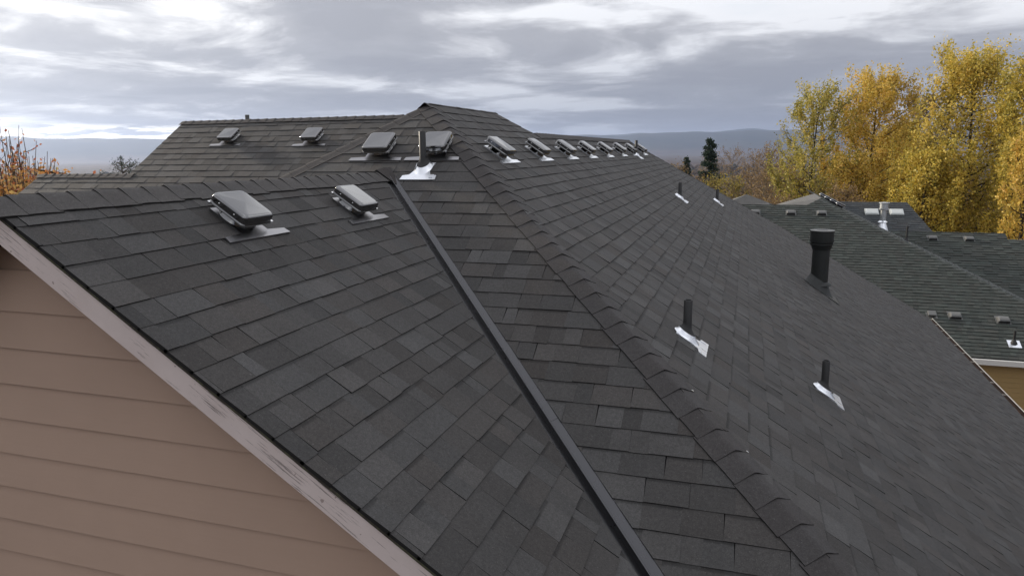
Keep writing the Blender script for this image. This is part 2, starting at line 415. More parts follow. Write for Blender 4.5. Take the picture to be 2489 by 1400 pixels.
ALL_TABS = []
def shingle(plane, polys_xy, E, z_ref, slope_obj, seed, tabw=(.075, .25), butt=(.0052, .0074), mat_=None, collect=True, cut=True, tmix=1.0):
    """courses of laminated shingle tabs over the plane; each tab a closed wedge with its own butt edge"""
    R_ = random.Random(seed); t = plane.t; sp = t/math.sqrt(1+t*t)
    tabs = []
    v_off = (plane.P0[2]-z_ref)/sp        # v of z_ref line
    for poly in polys_xy:
        P = plane.xy2uv(poly)
        vs = [p[1] for p in P]; us = [p[0] for p in P]
        k0 = math.floor((min(vs)-v_off)/E)-1; k1 = math.ceil((max(vs)-v_off)/E)+1
        for k in range(k0, k1):
            va, vb = v_off+k*E, v_off+(k+1)*E
            RR = random.Random(seed*1000+k)
            u = -40-RR.random()*.5; seg_end = u; raised = False; seg_v = 0
            u_lo, u_hi = min(us), max(us)
            tone_prev = .5
            while u < u_hi:
                w = RR.uniform(*tabw); ub = u+w
                joint = False
                if ub > seg_end: seg_end = ub+RR.uniform(.75, 1.0); seg_v = RR.uniform(-.004, .004); joint = True; seg_l = RR.uniform(-.001, .001)
                raised = (not raised) if RR.random() < .75 else raised
                hb = butt[1] if raised else butt[0]
                hb += seg_l+RR.uniform(-.001, .001)
                tone = min(1, max(0, RR.betavariate(1.7, 2.3)*1.0+(.12 if raised else -.06)))
                tone = .5+(tone-.5)*tmix
                hue = min(1, max(0, RR.gauss(.35, .3)))
                dv = seg_v+RR.uniform(-.0022, .0022)
                taper = RR.uniform(-.006, .006)
                if ub > u_lo:
                    a = u+(.0016 if joint else 0.0)
                    q = [(a-taper, va-.012), (ub+taper*.5, va-.012), (ub, vb+dv), (a, vb+dv+RR.uniform(-.001, .001))]
                    q = clip(ccw(q), P)
                    if len(q) >= 3:
                        top = [plane.xyz(x, y, .0015+(hb-.0015)*max(0, min(1.1, (y-va+.012)/(E+.012)))) for x, y in q]
                        bot = [plane.xyz(x, y, -.012) for x, y in q]
                        n = len(q)
                        faces = [tuple(range(n))]+[((i+1) % n, i, i+n, (i+1) % n+n) for i in range(n)]
                        V = np.array(top+bot)
                        nn = np.cross(V[1]-V[0], V[2]-V[1])
                        if nn@plane.n < 0: faces = [f[::-1] for f in faces]
                        tabs.append((V, faces, [0]+[1]*n, tone, hue, np.array([min(1, max(0, (y-va)/E)) for x, y in q]*2)))
                u = ub
    if not tabs: return
    for tb in tabs: tb_area = 0
    mats = [mat_ or M_SH, M_EDGE]
    if collect:
        for tb in tabs:
            q, dz = pxy(tb[0][:len(tb[0])//2]); A = 0
            if dz.min() > .5:
                c = q.mean(0)
                if -20 < c[0] < 2510 and -20 < c[1] < 1420:
                    x, y = q[:, 0], q[:, 1]; A = abs(np.dot(x, np.roll(y, -1))-np.dot(y, np.roll(x, -1)))/2
            ALL_TABS.append((A, slope_obj, tb, mats))
    else: join_tabs(tabs, slope_obj, mats)
def pt_attr(o, vals):
    a = o.data.attributes.new('vloc', 'FLOAT', 'POINT'); a.data.foreach_set('value', np.asarray(vals, np.float32))
def join_tabs(tabs, slope_obj, mats, name='shingles'):
    V = []; F = []; M_ = []; T = []; Hh = []; n = 0
    VL = []
    for v, f, mi, to, hu, vl in tabs:
        VL.append(vl); V.append(v); F += [tuple(i+n for i in ff) for ff in f]; M_ += mi; T += [to]*len(f); Hh += [hu]*len(f); n += len(v)
    o = obj(name, np.concatenate(V), F, mats, slope_obj, midx=M_, attrs={'tone': T, 'hue': Hh}, kind='stuff')
    pt_attr(o, np.concatenate(VL))
    return o
def slope(name, plane, polys, parent, th=.05, inset=0.0):
    """the deck slab below the shingles"""
    mb = MB()
    for poly in polys:
        top = [plane.pt(x, y)-plane.n*.014 for x, y in poly]; bot = [p-np.array([0, 0, th]) for p in top]; n = len(poly)
        nn = np.cross(top[1]-top[0], top[2]-top[1]); f = [tuple(range(n)), tuple(range(2*n-1, n-1, -1))]+[((i+1) % n, i, i+n, (i+1) % n+n) for i in range(n)]
        if nn[2] < 0: f = [x[::-1] for x in f]
        mb.add(np.array(top+bot), f)
    return mb.obj(name, [M_DECK], parent, world=True)

T_ = .6597; AL, BF, DR = -2.172, -3.948, -1.5272
EXP = .1429; SP = T_/math.sqrt(1+T_*T_); Z0 = -.7136
PF = Plane((0, 3, BF+T_*3), (0, 1), T_)                 # faces the camera
PR = Plane((0, 6, DR), (-1, 0), T_)                     # faces right
PL = Plane((-1, 3, AL+T_), (-1, 0), T_)                 # dormer gable, faces right
PLL = Plane((-3.04, 8, .472), (1, 0), T_)               # main roof, left slope
PDL = Plane((-3.03, 3, -.173), (1, 0), T_)              # dormer gable, left slope
PB = Plane((-6, 9.3, .51), (0, 1), T_)                  # rear wing, faces the camera
PBB = Plane((-6, 9.3, .51), (0, -1), T_)
PRB = Plane((-2.64, 12, .215), (1, 0), T_)              # behind the lower ridge

house = empty('house', (-1.5, 6, 0), 'tan-sided house whose dark shingle roof with black valley fills the foreground', 'house')
XS = .077
F_polys = [[(-3.04, 6.70), (4.98, -1.32), (4.06+XS, -1.32), (-3.03+XS, 5.72)],
           [(.51, 2.18), (4.05, -1.36), (-11.1, -1.36), (-6.57, 2.18)],
           [(-3.04, 6.70), (-3.03+XS, 5.72), (-6.57, 2.18), (-7.56, 2.18)]]
R_polys = [[(-3.04, 6.70), (-3.05, 8.72), (-2.66, 9.11), (4.98, 9.11), (4.98, -1.32)],
           [(-2.66, 9.11), (-2.62, 16.95), (1.05, 21.9), (5.64, 24.7), (4.98, 14.45), (4.98, 9.11)]]
# keep R pieces convex for the clipper
R_polys = [[(-3.04, 6.70), (-3.05, 8.72), (-2.66, 9.11), (4.98, 9.11), (4.98, -1.32)],
           [(-2.66, 9.11), (-2.62, 14.45), (4.98, 14.45), (4.98, 9.11)],
           [(-2.62, 14.45), (-2.62, 16.95), (1.05, 21.7), (5.64, 24.7), (4.98, 14.45)]]
L_polys = [[(-3.03, 2.165), (-3.03, 5.72-.085), (.44, 2.165)]]
L_deck = [[(-3.03, 2.20), (-3.03, 5.72-.085), (.40, 2.20)]]
LL_polys = [[(-3.04, 6.70), (-3.04, 8.72), (-3.56, 8.72), (-8.5, 3.78), (-8.5, 1.24)]]
B_polys = [[(-8.4, 9.30), (-3.55, 9.30), (-3.55, 8.73), (-4.98, 7.3), (-8.4, 7.3)], [(-10.07, 8.13), (-8.4, 8.13), (-8.4, 7.3), (-10.07, 7.3)]]
DL_polys = [[(-3.03, 2.165), (-3.03, 5.72), (-6.57, 2.165)]]
BB_polys = [[(-8.4, 9.30), (-3.55, 9.30), (-3.55, 13), (-8.4, 13)]]
RB_polys = [[(-2.66, 9.2), (-2.62, 16.95), (-5.5, 19.5), (-5.5, 9.6)]]
sl = {}
for key, pl, polys, zr, seed in (('F', PF, F_polys, Z0, 1), ('R', PR, R_polys, Z0, 2), ('L', PL, L_polys, Z0+.45*EXP*SP, 3),
                       ('B', PB, B_polys, Z0+.03, 4), ('LL', PLL, LL_polys, Z0, 5), ('DL', PDL, DL_polys, Z0, 6)):
    sl[key] = slope('roof_slope', pl, L_deck if key == 'L' else polys, house)
    shingle(pl, polys, EXP, zr, sl[key], seed, butt=(.0062, .0092) if key == 'R' else (.0052, .0076))
for key, pl, polys in (('BB', PBB, BB_polys), ('RB', PRB, RB_polys)):
    sl[key] = slope('roof_slope', pl, polys, house)
    shingle(pl, polys, EXP, Z0, sl[key], 9, collect=False)
ALL_TABS.sort(key=lambda q: -q[0])
for A, so_, (V, F, mi, to, hu, vl), mats in ALL_TABS[:300]:
    pt_attr(obj('shingle', V, F, mats, so_, midx=mi, attrs={'tone': [to]*len(F), 'hue': [hu]*len(F)}), vl)
rest = {}
for A, so_, tb, mats in ALL_TABS[300:]: rest.setdefault(so_.name, (so_, mats, []))[2].append(tb)
for so_, mats, tabs in rest.values(): join_tabs(tabs, so_, mats)

# --- ridge and hip caps: bent pieces, each lapping the next
def caps(A, B, n1, n2, w1, w2, parent, step=.16, hw=.125, name='ridge_cap', seed=0, lift=.0045, first=0., material=None, uphill=False):
    """A -> B; the butt of every cap faces A"""
    A = np.array(A, float); B = np.array(B, float); L = np.linalg.norm(B-A); d = (B-A)/L
    up_ = n1+n2; up_ /= np.linalg.norm(up_); R_ = random.Random(seed)
    s = first
    aa = np.linspace(-1, 1, 17); drop = float(-((w1+w2)/2)@up_)
    while s < L-.03:
        e = min(s+step*1.06, L)
        R_s = R_.uniform(-.004, .004); wv = hw*(1+R_.uniform(-.05, .05)); lf = lift*R_.uniform(.8, 1.25)
        rings = []
        for ss, hh in ((s+R_s, .0075+lf), ((s+e)/2, .0075+lf*.55), (e+.01, .0055)):
            row = []
            for a in aa:
                g_ = math.sqrt(a*a+.10)/1.0488
                p = (w1+w2)/2*g_*wv+(w2-w1)/2*a*wv+A+d*ss+up_*(hh+.24*drop*wv*(1-abs(a))**2)
                if ss < s+.02: p = p+up_*.003*math.cos(a*4.0)
                row.append(p)
            rings.append(row)
        k = len(aa); V = np.array([p for r_ in rings for p in r_]+[p-up_*(.005) for r_ in rings for p in r_])
        F = []; mi = []
        for i in range(2):
            for j in range(k-1):
                q = i*k+j; F.append((q, q+1, q+k+1, q+k)); mi.append(0)
        # rim
        loop = [j for j in range(k)]+[k+k-1, 2*k+k-1]+[2*k+j for j in range(k-2, -1, -1)]+[k]
        for i in range(len(loop)):
            p, q = loop[i], loop[(i+1) % len(loop)]; F.append((q, p, p+3*k, q+3*k)); mi.append(1)
        nn = np.cross(V[1]-V[0], V[k+1]-V[1])
        if nn@up_ < 0: F = [f[::-1] for f in F]
        to = .3+.4*R_.betavariate(2, 2); hu = R_.random()*.5
        o = obj(name, V, F, [material or M_CAP, M_EDGE], parent, midx=mi, attrs={'tone': [to]*len(F), 'hue': [hu]*len(F)})
        smooth_by_angle(o, 40)
        s += step
def wing(plane, d, side):
    """direction in the plane perpendicular to line d, pointing down slope"""
    w = np.cross(plane.n, d); w /= np.linalg.norm(w)
    return w if w@plane.v > 0 else -w
def hipcaps(P, Q, pa, pb, **k):
    P, Q = np.array(P, float), np.array(Q, float); d = (Q-P)/np.linalg.norm(Q-P)
    caps(P, Q, pa.n, pb.n, wing(pa, d, 0), wing(pb, d, 0), house, **k)
zr = lambda x, y: PR.z(x, y)
hipcaps(PR.pt(3.6, .06), PR.pt(-3.02, 6.68), PF, PR, step=.16, hw=.125, name='hip_cap', seed=1)
hipcaps(PF.pt(-7.4, 2.34), PF.pt(-3.05, 6.69), PLL, PF, step=.16, hw=.12, name='hip_cap', seed=2, lift=.003)
hipcaps((-3.045, 6.62, .476), (-3.05, 8.68, .470), PLL, PR, step=.15, name='ridge_cap', seed=3, hw=.085, lift=.002)
PBK = Plane((-3.05, 8.72, PR.z(-3.05, 8.72)), (0, -1), T_)
hipcaps(PR.pt(-2.66, 9.11)-np.array((0, 0, .008)), PR.pt(-2.98, 8.79)-np.array((0, 0, .008)), PR, PBK, step=.15, name='hip_cap', seed=4, hw=.10, lift=.003)
slope('roof_slope', PBK, [[(-3.05, 8.72), (-2.66, 9.11), (-2.66, 9.6), (-3.45, 9.6), (-3.45, 9.12)]], house)
hipcaps((-2.64, 16.95, .23), (-2.66, 9.13, .235), PR, PRB, step=.15, name='ridge_cap', seed=5)
hipcaps((-3.03, 2.12, -.165), (-3.03, 5.78, -.165), PDL, PL, step=.148, name='ridge_cap', seed=6, hw=.145, lift=.0028, material=M_CAPL)
hipcaps((-3.55, 9.30, .52), (-8.42, 9.30, .52), PB, PBB, step=.15, name='ridge_cap', seed=7, hw=.10)
hipcaps((-8.3, 8.13, -.255), (-10.10, 8.13, -.255), PB, Plane((-6, 8.13, -.26), (0, -1), T_), step=.15, name='ridge_cap', seed=8, hw=.10)
hipcaps(PR.pt(5.60, 24.68), PR.pt(1.05, 21.75), PR, PRB, step=.17, name='hip_cap', seed=9, hw=.05, lift=.006)
hipcaps(PR.pt(1.05, 21.75), PR.pt(-2.60, 16.98), PR, PRB, step=.17, name='hip_cap', seed=10, hw=.05, lift=.006)

# --- black W valley flashing between dormer roof and front slope
def valley():
    P = PF.pt(-3.03+.02, 5.72-.02); Q = PF.pt(4.0, -1.31); d = (Q-P)/np.linalg.norm(Q-P)
    wL = np.cross(PL.n, d); wL /= np.linalg.norm(wL); wL *= 1 if wL@PL.v < 0 else -1
    wF = np.cross(PF.n, d); wF /= np.linalg.norm(wF); wF *= 1 if wF@PF.v < 0 else -1
    upv = (PL.n+PF.n); upv /= np.linalg.norm(upv)
    prof = [wL*.12-PL.n*.004, wL*.078-PL.n*.0005, wL*.016+PL.n*.001, upv*.033+wL*.005, upv*.036, upv*.033+wF*.003, wF*.020+PF.n*.001, wF*.075-PF.n*.0005, wF*.12-PF.n*.004]
    S = [0, .9, 2.0, 3.1, 3.11, 4.5, 6.0, 8.4]
    for (a, b), drop in (((0, 3.13), .0), ((3.05, 6.2), -.0012), ((6.15, 8.45), -.0024)):
        V = []; ss = np.linspace(a, b, 12)
        for s in ss:
            for p in prof: V.append(P+d*s+p+upv*drop)
        k = len(prof); F = [(i*k+j, i*k+j+1, (i+1)*k+j+1, (i+1)*k+j) for i in range(len(ss)-1) for j in range(k-1)]
        V = np.array(V); nn = np.cross(V[1]-V[0], V[k+1]-V[1])
        if nn@upv < 0: F = [f[::-1] for f in F]
        o = obj('valley_flashing', V, F, M_VAL, house); smooth_by_angle(o, 25)
valley()
# folded cap closing the dormer ridge at the valley head
mb = MB()
c0 = PL.pt(-3.03, 5.72)
Pn = [c0+np.array(p) for p in ((-.16, -.12, -.055), (0, -.16, .035), (.17, -.14, -.085), (.17, .06, -.045), (.02, .12, .05), (-.16, .02, -.03))]
ctr = c0+np.array((0.0, -.02, .052))
V = np.array([ctr]+Pn+[p-np.array([0, 0, .02]) for p in Pn]); F = [(0, i+1, (i+1) % 6+1) for i in range(6)]+[((i+1) % 6+1, i+1, i+7, (i+1) % 6+7) for i in range(6)]
o = obj('ridge_end_cap', V, F, [M_CAP, M_EDGE], house, midx=[0]*6+[1]*6, attrs={'tone': [.2]*12, 'hue': [.9]*12})

# --- dormer gable: barge board, drip edge, siding
YB = 2.18
def rakez(x, off=0): return AL-T_*x+off
def rake_prism(name, x0, x1, y0, y1, o0, o1, m_, par=house, segs=1):
    V = []; F = []
    xs = np.linspace(x0, x1, segs+1)
    for x in xs: V += [(x, y0, rakez(x, o0)), (x, y1, rakez(x, o0)), (x, y1, rakez(x, o1)), (x, y0, rakez(x, o1))]
    for i in range(segs):
        q = i*4
        for j in range(4): F.append((q+j, q+(j+1) % 4, q+4+(j+1) % 4, q+4+j))
    F += [(3, 2, 1, 0), tuple(segs*4+j for j in range(4))]
    return obj(name, V, F, m_, par)
bb = rake_prism('barge_board', -3.03, .60, YB-.006, YB+.022, -.152, -.032, M_BARGE)
rake_prism('drip_edge', -3.03, .60, YB-.012, YB+.05, -.030, -.0125, M_MOSS, segs=1)
rake_prism('soffit', -3.03, .60, YB+.023, YB+.19, -.10, -.085, M_SOF)
def lrakez(x, off): return -.173+T_*(x+3.03)+off
for nm, ya, yb, oa, ob, m_ in (('barge_board', YB, YB+.022, -.158, -.052, M_BARGE), ('drip_edge', YB-.008, YB+.05, -.05, -.016, M_MOSS)):
    V = []
    for x in (-6.6, -3.032): V += [(x, ya, lrakez(x, oa)), (x, yb, lrakez(x, oa)), (x, yb, lrakez(x, ob)), (x, ya, lrakez(x, ob))]
    obj(nm, V, [(0, 1, 5, 4), (1, 2, 6, 5), (2, 3, 7, 6), (3, 0, 4, 7), (3, 2, 1, 0), (4, 5, 6, 7)], m_, house)
wall = MB(); YW = 2.36
wall.add(np.array([(x, y, z) for y in (YW+.012, YW+.10) for x, z in ((-6.2, -2.35), (-3.03, -.26), (.25, -2.42), (.25, -2.6), (-6.2, -2.6))]),
         [(4, 3, 2, 1, 0), (5, 6, 7, 8, 9)]+[(i, (i+1) % 5, (i+1) % 5+5, i+5) for i in range(5)])
wall_o = wall.obj('gable_wall', [M_SID], house, world=True)
tri = ccw([(-6.25, -2.33), (-3.03, -.23), (.30, -2.43), (.30, -2.62), (-6.25, -2.62)])
zb = -.697+.179; k = 0
while zb > -2.6:
    z1, z0 = zb, zb-.179
    q = clip(ccw([(-7, z0+rnd.uniform(-.001, .001)), (1, z0), (1, z1+.012), (-7, z1+.012)]), tri)
    if len(q) >= 3:
        fr = [(x, YW-.016+.014*max(0, (z-z0)/(.191)), z) for x, z in q]; bk = [(x, YW+.006, z) for x, z in q]; n = len(q)
        F = [tuple(range(n)), tuple(range(2*n-1, n-1, -1))]+[((i+1) % n, i, i+n, (i+1) % n+n) for i in range(n)]
        o = obj('siding_board', fr+bk, F, M_SID, wall_o)
    zb -= .179
# body walls under the eaves
mb = MB()
mb.box((-1.55, 7.0, -8.6), (12.3, 15.6, 7.2)); mb.box((.9, 19.2, -8.9), (7.2, 9, 6.6)); mb.box((-7.2, 9.6, -6.9), (5.2, 5.6, 10.2))
mb.obj('wall', [M_SID], house, world=True)
# eave gutter on the right slope: back, trough, lip, hangers
M_LITT, t_, b_ = mat('brown_leaf_litter', (.15, .065, .035), .9)
M_GUTB = mat('brown_gutter_inside', (.09, .055, .040), .6)[0]
E0, E1 = np.array((5.64, 24.7, PR.z(5.64, 24.7))), np.array((4.98, 14.45, PR.z(4.98, 14.45)))
de = (E1-E0)/np.linalg.norm(E1-E0); oe = np.array((-de[1], de[0], 0.)); oe /= np.linalg.norm(oe)
if oe[0] < 0: oe = -oe
E2 = np.array((4.98, -1.3, PR.z(4.98, -1.3)))
def gut(A, B, o_):
    uz = np.array((0, 0, 1.))
    pr = [(.00, -.03), (.00, -.13), (.08, -.13), (.115, -.05), (.115, -.018), (.102, -.018), (.102, -.05), (.075, -.118), (.012, -.118), (.012, -.03)]
    V = [P+o_*a+uz*b for P in (A, B) for a, b in pr]; n = len(pr)
    return V, [(i, (i+1) % n, (i+1) % n+n, i+n) for i in range(n)]+[tuple(range(n))[::-1], tuple(range(n, 2*n))]
g_o = obj('eave_gutter', *gut(E0, E1, oe), M_GUTB, house)
V = []
for P in (E0, E1):
    for a, b in ((.104, -.018), (.104, -.008), (.120, -.008), (.120, -.018)): V.append(P+oe*a+np.array((0, 0, b)))
obj('gutter_lip', V, [(0, 1, 5, 4), (1, 2, 6, 5), (2, 3, 7, 6), (3, 0, 4, 7), (3, 2, 1, 0), (4, 5, 6, 7)], M_CRM, g_o)
obj('eave_gutter', *gut(E1+np.array((0, -.01, 0)), E2, np.array((1., 0, 0))), M_CRM, house)
L_ = np.linalg.norm(E1-E0)
V, F = box_vf((0, 0, 0), (1, 1, 1)); 
for i in range(int(L_/.95)):
    P = E0+de*(.15+i*.95)+oe*.055+np.array((0, 0, -.014))
    V, F = box_vf(P, (.10, .012, .008), [oe, de, (0, 0, 1)])
    obj('gutter_hanger', V, F, M_CRM, g_o)
LV = []; LF = []
for i in range(500):
    P = E0+de*rnd.uniform(.1, L_)+oe*rnd.uniform(.015, .085)+np.array((0, 0, rnd.uniform(-.10, -.07)))
    R3 = Matrix.Rotation(rnd.uniform(0, 6.28), 3, 'Z') @ Matrix.Rotation(rnd.uniform(-.6, .6), 3, 'X')
    s = rnd.uniform(.015, .03); n = len(LV)
    for a, b in ((-s, -s*.6), (s, -s*.6), (s, s*.6), (-s, s*.6)): LV.append(P+np.array(R3 @ Vector((a, b, 0))))
    LF.append((n, n+1, n+2, n+3))
obj('leaf_litter', LV, LF, M_LITT, g_o, kind='stuff')

# ------------------------------------------------------------------ vents and pipes
def frame_matrix(plane, P, flip=False):
    """local x along the course, y up slope, z outwards"""
    x = plane.u if not flip else -plane.u
    y = -plane.v; z = plane.n
    x = np.cross(y, z)
    M_ = Matrix(((x[0], y[0], z[0], P[0]), (x[1], y[1], z[1], P[1]), (x[2], y[2], z[2], P[2]+ZC), (0, 0, 0, 1)))
    return M_
def copy_tree(o, parent=None):
    c = o.copy(); COL.objects.link(c)
    if parent is not None: c.parent = parent
    for ch in [q for q in bpy.data.objects if q.parent == o]: copy_tree(ch, c)
    return c
def rrect(hx, hy, r, z, n=5, cx=0, cy=0):
    pts = []
    for sx, sy, a0 in ((1, 1, 0), (-1, 1, 90), (-1, -1, 180), (1, -1, 270)):
        for i in range(n+1):
            a = math.radians(a0+90*i/n); pts.append((cx+sx*(hx-r)+r*math.cos(a), cy+sy*(hy-r)+r*math.sin(a), z))
    return pts
def box_vent(flash_mat):
    root = empty('roof_vent', (0, 0, 0), '', '')
    # flashing: a T lying on the shingles, y=0 lower edge, z=.014 up
    mb = MB(); z0, z1 = .0125, .0155
    T = [(-.265, 0), (.265, 0), (.257, .045), (.115, .056), (.105, .30), (-.105, .30), (-.115, .056), (-.257, .045)]
    n = len(T); mb.add([(x, y, z1) for x, y in T]+[(x, y, -.004) for x, y in T], [tuple(range(n))]+[((i+1) % n, i, i+n, (i+1) % n+n) for i in range(n)])
    mb.obj('base_flashing', [flash_mat], root)
    mb = MB(); cy = .185
    mb.ring([rrect(.105, .105, .10, z1, cy=cy), rrect(.088, .092, .06, .035, cy=cy), rrect(.083, .087, .03, .062, cy=cy)], cap0=False)
    o = mb.obj('throat', [M_BLKP], root); smooth_by_angle(o, 50)
    mb = MB()   # louvre screen ring between throat and hood
    mb.ring([rrect(.074, .078, .02, .055, cy=cy), rrect(.074, .078, .02, .098, cy=cy)], cap0=False, cap1=False)
    mb.obj('screen', [M_DARKN], root)
    mb = MB()
    hx, hy = .128, .128
    R_ = [rrect(hx-.006, hy-.006, .022, .062, cy=cy), rrect(hx+.003, hy+.003, .026, .060, cy=cy), rrect(hx+.003, hy+.003, .026, .064, cy=cy), rrect(hx, hy, .026, .066, cy=cy),
          rrect(hx, hy, .028, .070, cy=cy), rrect(hx, hy, .028, .098, cy=cy), rrect(hx, hy, .028, .101, cy=cy), rrect(hx-.0025, hy-.0025, .028, .109, cy=cy), rrect(hx-.008, hy-.008, .028, .1155, cy=cy), rrect(hx-.017, hy-.017, .028, .1185, cy=cy), rrect(hx-.026, hy-.026, .024, .1192, cy=cy)]
    mb.ring(R_, cap1=False)
    k = len(R_[-1]); off = (len(R_)-1)*k
    # shallow pressed envelope folds on the lid
    mb.V.append(np.array([(0, cy, .1235)])); ci = mb.n; mb.n += 1
    for j in range(k): mb.F.append((off+j, off+(j+1) % k, ci)); mb.M.append(0)
    o = mb.obj('hood', [M_BLKP], root); smooth_by_angle(o, 60)
    me = o.data; nseg = k//4
    sh = me.attributes.get('sharp_edge') or me.attributes.new('sharp_edge', 'BOOLEAN', 'EDGE')
    for e_ in me.edges:
        a_, b_ = e_.vertices
        if ci in (a_, b_):
            w_ = (a_ if b_ == ci else b_)-off
            if w_ % nseg == nseg//2: sh.data[e_.index].value = True
    lip = MB(); lip.ring([rrect(hx+.005, hy+.005, .028, .057, cy=cy), rrect(hx+.005, hy+.005, .028, .061, cy=cy), rrect(hx-.002, hy-.002, .024, .061, cy=cy), rrect(hx-.002, hy-.002, .024, .057, cy=cy), rrect(hx+.005, hy+.005, .028, .057, cy=cy)], cap0=False, cap1=False)
    lip.obj('rim', [M_GRYV], o)
    for sx, sy in ((-1, -.5), (-1, .6), (1, -.5), (1, .6)):
        s_ = MB(); s_.lathe([(.0045, -.004), (.0045, .001), (.002, .003)], n=8)
        q = s_.obj('screw', [M_BRT], o); q.rotation_euler = (0, math.radians(90*sx), 0); q.location = (sx*(hx+.001), cy+sy*.10, .086)
    for sx, sy in ((-1, 1), (1, -1)):
        s_ = MB(); s_.box((0, 0, 0), (.020, .014, .012)); q = s_.obj('corner_tab', [M_BRT], o); q.location = (sx*(hx+.006), cy+sy*(hy-.012), .058)
    return root
def place(root, plane, x, y, label, cat, group, first):
    o = root if first else copy_tree(root)
    o.matrix_world = frame_matrix(plane, plane.pt(x, y))
    return tag(o, label, cat, group)
vg = box_vent(M_GALV); vd = box_vent(M_BLKF); vg.name = 'roof_vent'
G = 'low square box vents on the big shingle roof'
ords = ['nearest and largest', 'second', 'third', 'fourth', 'fifth', 'sixth', 'seventh', 'farthest']
labs = ['Nearest and largest vent of the long row, just right of the hip line',
 'Second dark glossy vent from the hip line in the long row below the ridge',
 'Third vent from the hip line in the long row of silver-footed vents',
 'Fourth vent from the hip line in the long row of silver-footed vents',
 'Fifth vent from the hip line in the long row of silver-footed vents',
 'Sixth vent from the hip line, third from the far end of the long row',
 'vent just left of the tiny black pipe near the far end of the row',
 'Farthest vent of the long row, standing just right of the small black pipe']
RV = [6.60, 7.92, 9.25, 10.56, 11.98, 13.45, 14.80, 16.36]
for i, y in enumerate(RV): place(vg, PR, -2.14, y, labs[i][0].lower()+labs[i][1:], 'roof vent', G, i == 0)
dv = [(PL, -2.585, 3.37, 'largest dark box vent, on the near gable roof closest to the camera'),
      (PL, -2.555, 4.57, 'dark box vent on the near gable roof, left of the black valley top'),
      (PF, -3.215, 5.87, 'dark box vent on the front slope, left of the pipe, beside the left hip line'),
      (PF, -2.655, 5.87, 'dark box vent partly hidden behind the black pipe with the silver skirt'),
      (PB, -7.19, 8.71, 'leftmost of the two small box vents on the rear roof wing'),
      (PB, -5.77, 8.68, 'right of the two small box vents on the rear roof wing')]
for i, (pl, x, y, lb) in enumerate(dv): place(vd, pl, x, y, lb, 'roof vent', G, i == 0)

def vent_pipe(h=.275, r=.030, skirt=True, big=False):
    """local frame: upright z; roof tilt is applied to the flashing by the caller"""
    root = empty('vent_pipe', (0, 0, 0), '', '')
    mb = MB(); mb.lathe([(r, -.05), (r, h-.002), (r-.002, h), (r-.007, h), (r-.007, h-.10)], n=24, cap0=True, cap1=True)
    o = mb.obj('pipe', [M_ABS], root); smooth_by_angle(o, 40)
    return root
def pipe_with_flashing(plane, x, y, h, label, plate_mat, big=False, first=None):
    P = plane.pt(x, y)
    root = empty('vent_pipe', (P[0], P[1], P[2]+ZC), label, 'vent pipe', 'black vent pipes standing on the big shingle roof')
    mb = MB(); r = .030; mb.lathe([(r, -.03), (r, h-.003), (r-.002, h), (r-.006, h), (r-.006, h-.12)], n=24)
    o = mb.obj('pipe', [M_ABS], root); smooth_by_angle(o, 40)
    M3 = frame_matrix(plane, (0, 0, 0)).to_3x3(); t_loc = M3.inverted() @ Vector((0, 0, 1))
    def tilt(z, rr, n=24, k=1.0):   # ring around the pipe axis in roof-local coordinates, lying parallel to the roof
        c = t_loc*(z/t_loc.z)
        return [tuple(c+Vector((rr*math.cos(2*math.pi*j/n), k*rr*math.sin(2*math.pi*j/n), 0))) for j in range(n)]
    mb = MB(); z1 = .0155
    T = [(-.165, -.16), (.165, -.16), (.16, -.10), (.10, -.088), (.075, -.03), (.09, .09), (-.09, .09), (-.075, -.03), (-.10, -.088), (-.16, -.10)]
    if big: T = [(a*.8, b*.9) for a, b in T]
    n = len(T); mb.add([(a, b, z1) for a, b in T]+[(a, b, -.004) for a, b in T], [tuple(range(n))]+[((i+1) % n, i, i+n, (i+1) % n+n) for i in range(n)])
    pf = mb.obj('base_flashing', [plate_mat], root)
    mb = MB(); mb.ring([tilt(z1, .083, k=1.25), tilt(.030, .066, k=1.2), tilt(.052, .056, k=1.15)], cap0=False, cap1=False)
    co = mb.obj('cone', [plate_mat], root); smooth_by_angle(co, 60)
    mb = MB(); mb.ring([tilt(.050, .058, k=1.16), tilt(.062, .046, k=1.1), tilt(.078, .036), tilt(.090, .0335)], cap0=False, cap1=False)
    ru = mb.obj('rubber_boot', [M_RUB], root); smooth_by_angle(ru, 60)
    for q in (pf, co, ru): q.rotation_euler = M3.to_euler()
    # a scored strip on the plate
    mb = MB(); mb.box((.12, -.115, z1+.002), (.035, .045, .003)); s_ = mb.obj('stamped_tab', [plate_mat], pf)
    return root
pipe_with_flashing(PF, -2.680, 5.76, .33, 'black vent pipe with bright silver skirt on the front slope above the black valley', M_GALV)
pipe_with_flashing(PR, -2.17, 14.98, .30, 'tiny black vent pipe standing between the last two vents of the long row', M_GALV)
pipe_with_flashing(PR, -1.07, 12.69, .27, 'left of two far black vent pipes with silver plates on the right slope', M_GALV)
pipe_with_flashing(PR, -.58, 16.45, .29, 'right of the two small far black vent pipes, close to the far roof edge', M_GALV)
pipe_with_flashing(PR, -.34, 4.99, .28, 'largest black vent pipe on the right slope, next to the hip line', M_GALV)
pipe_with_flashing(PR, .70, 6.15, .28, 'lowest black vent pipe on the right slope with a white silver plate', M_GALV)
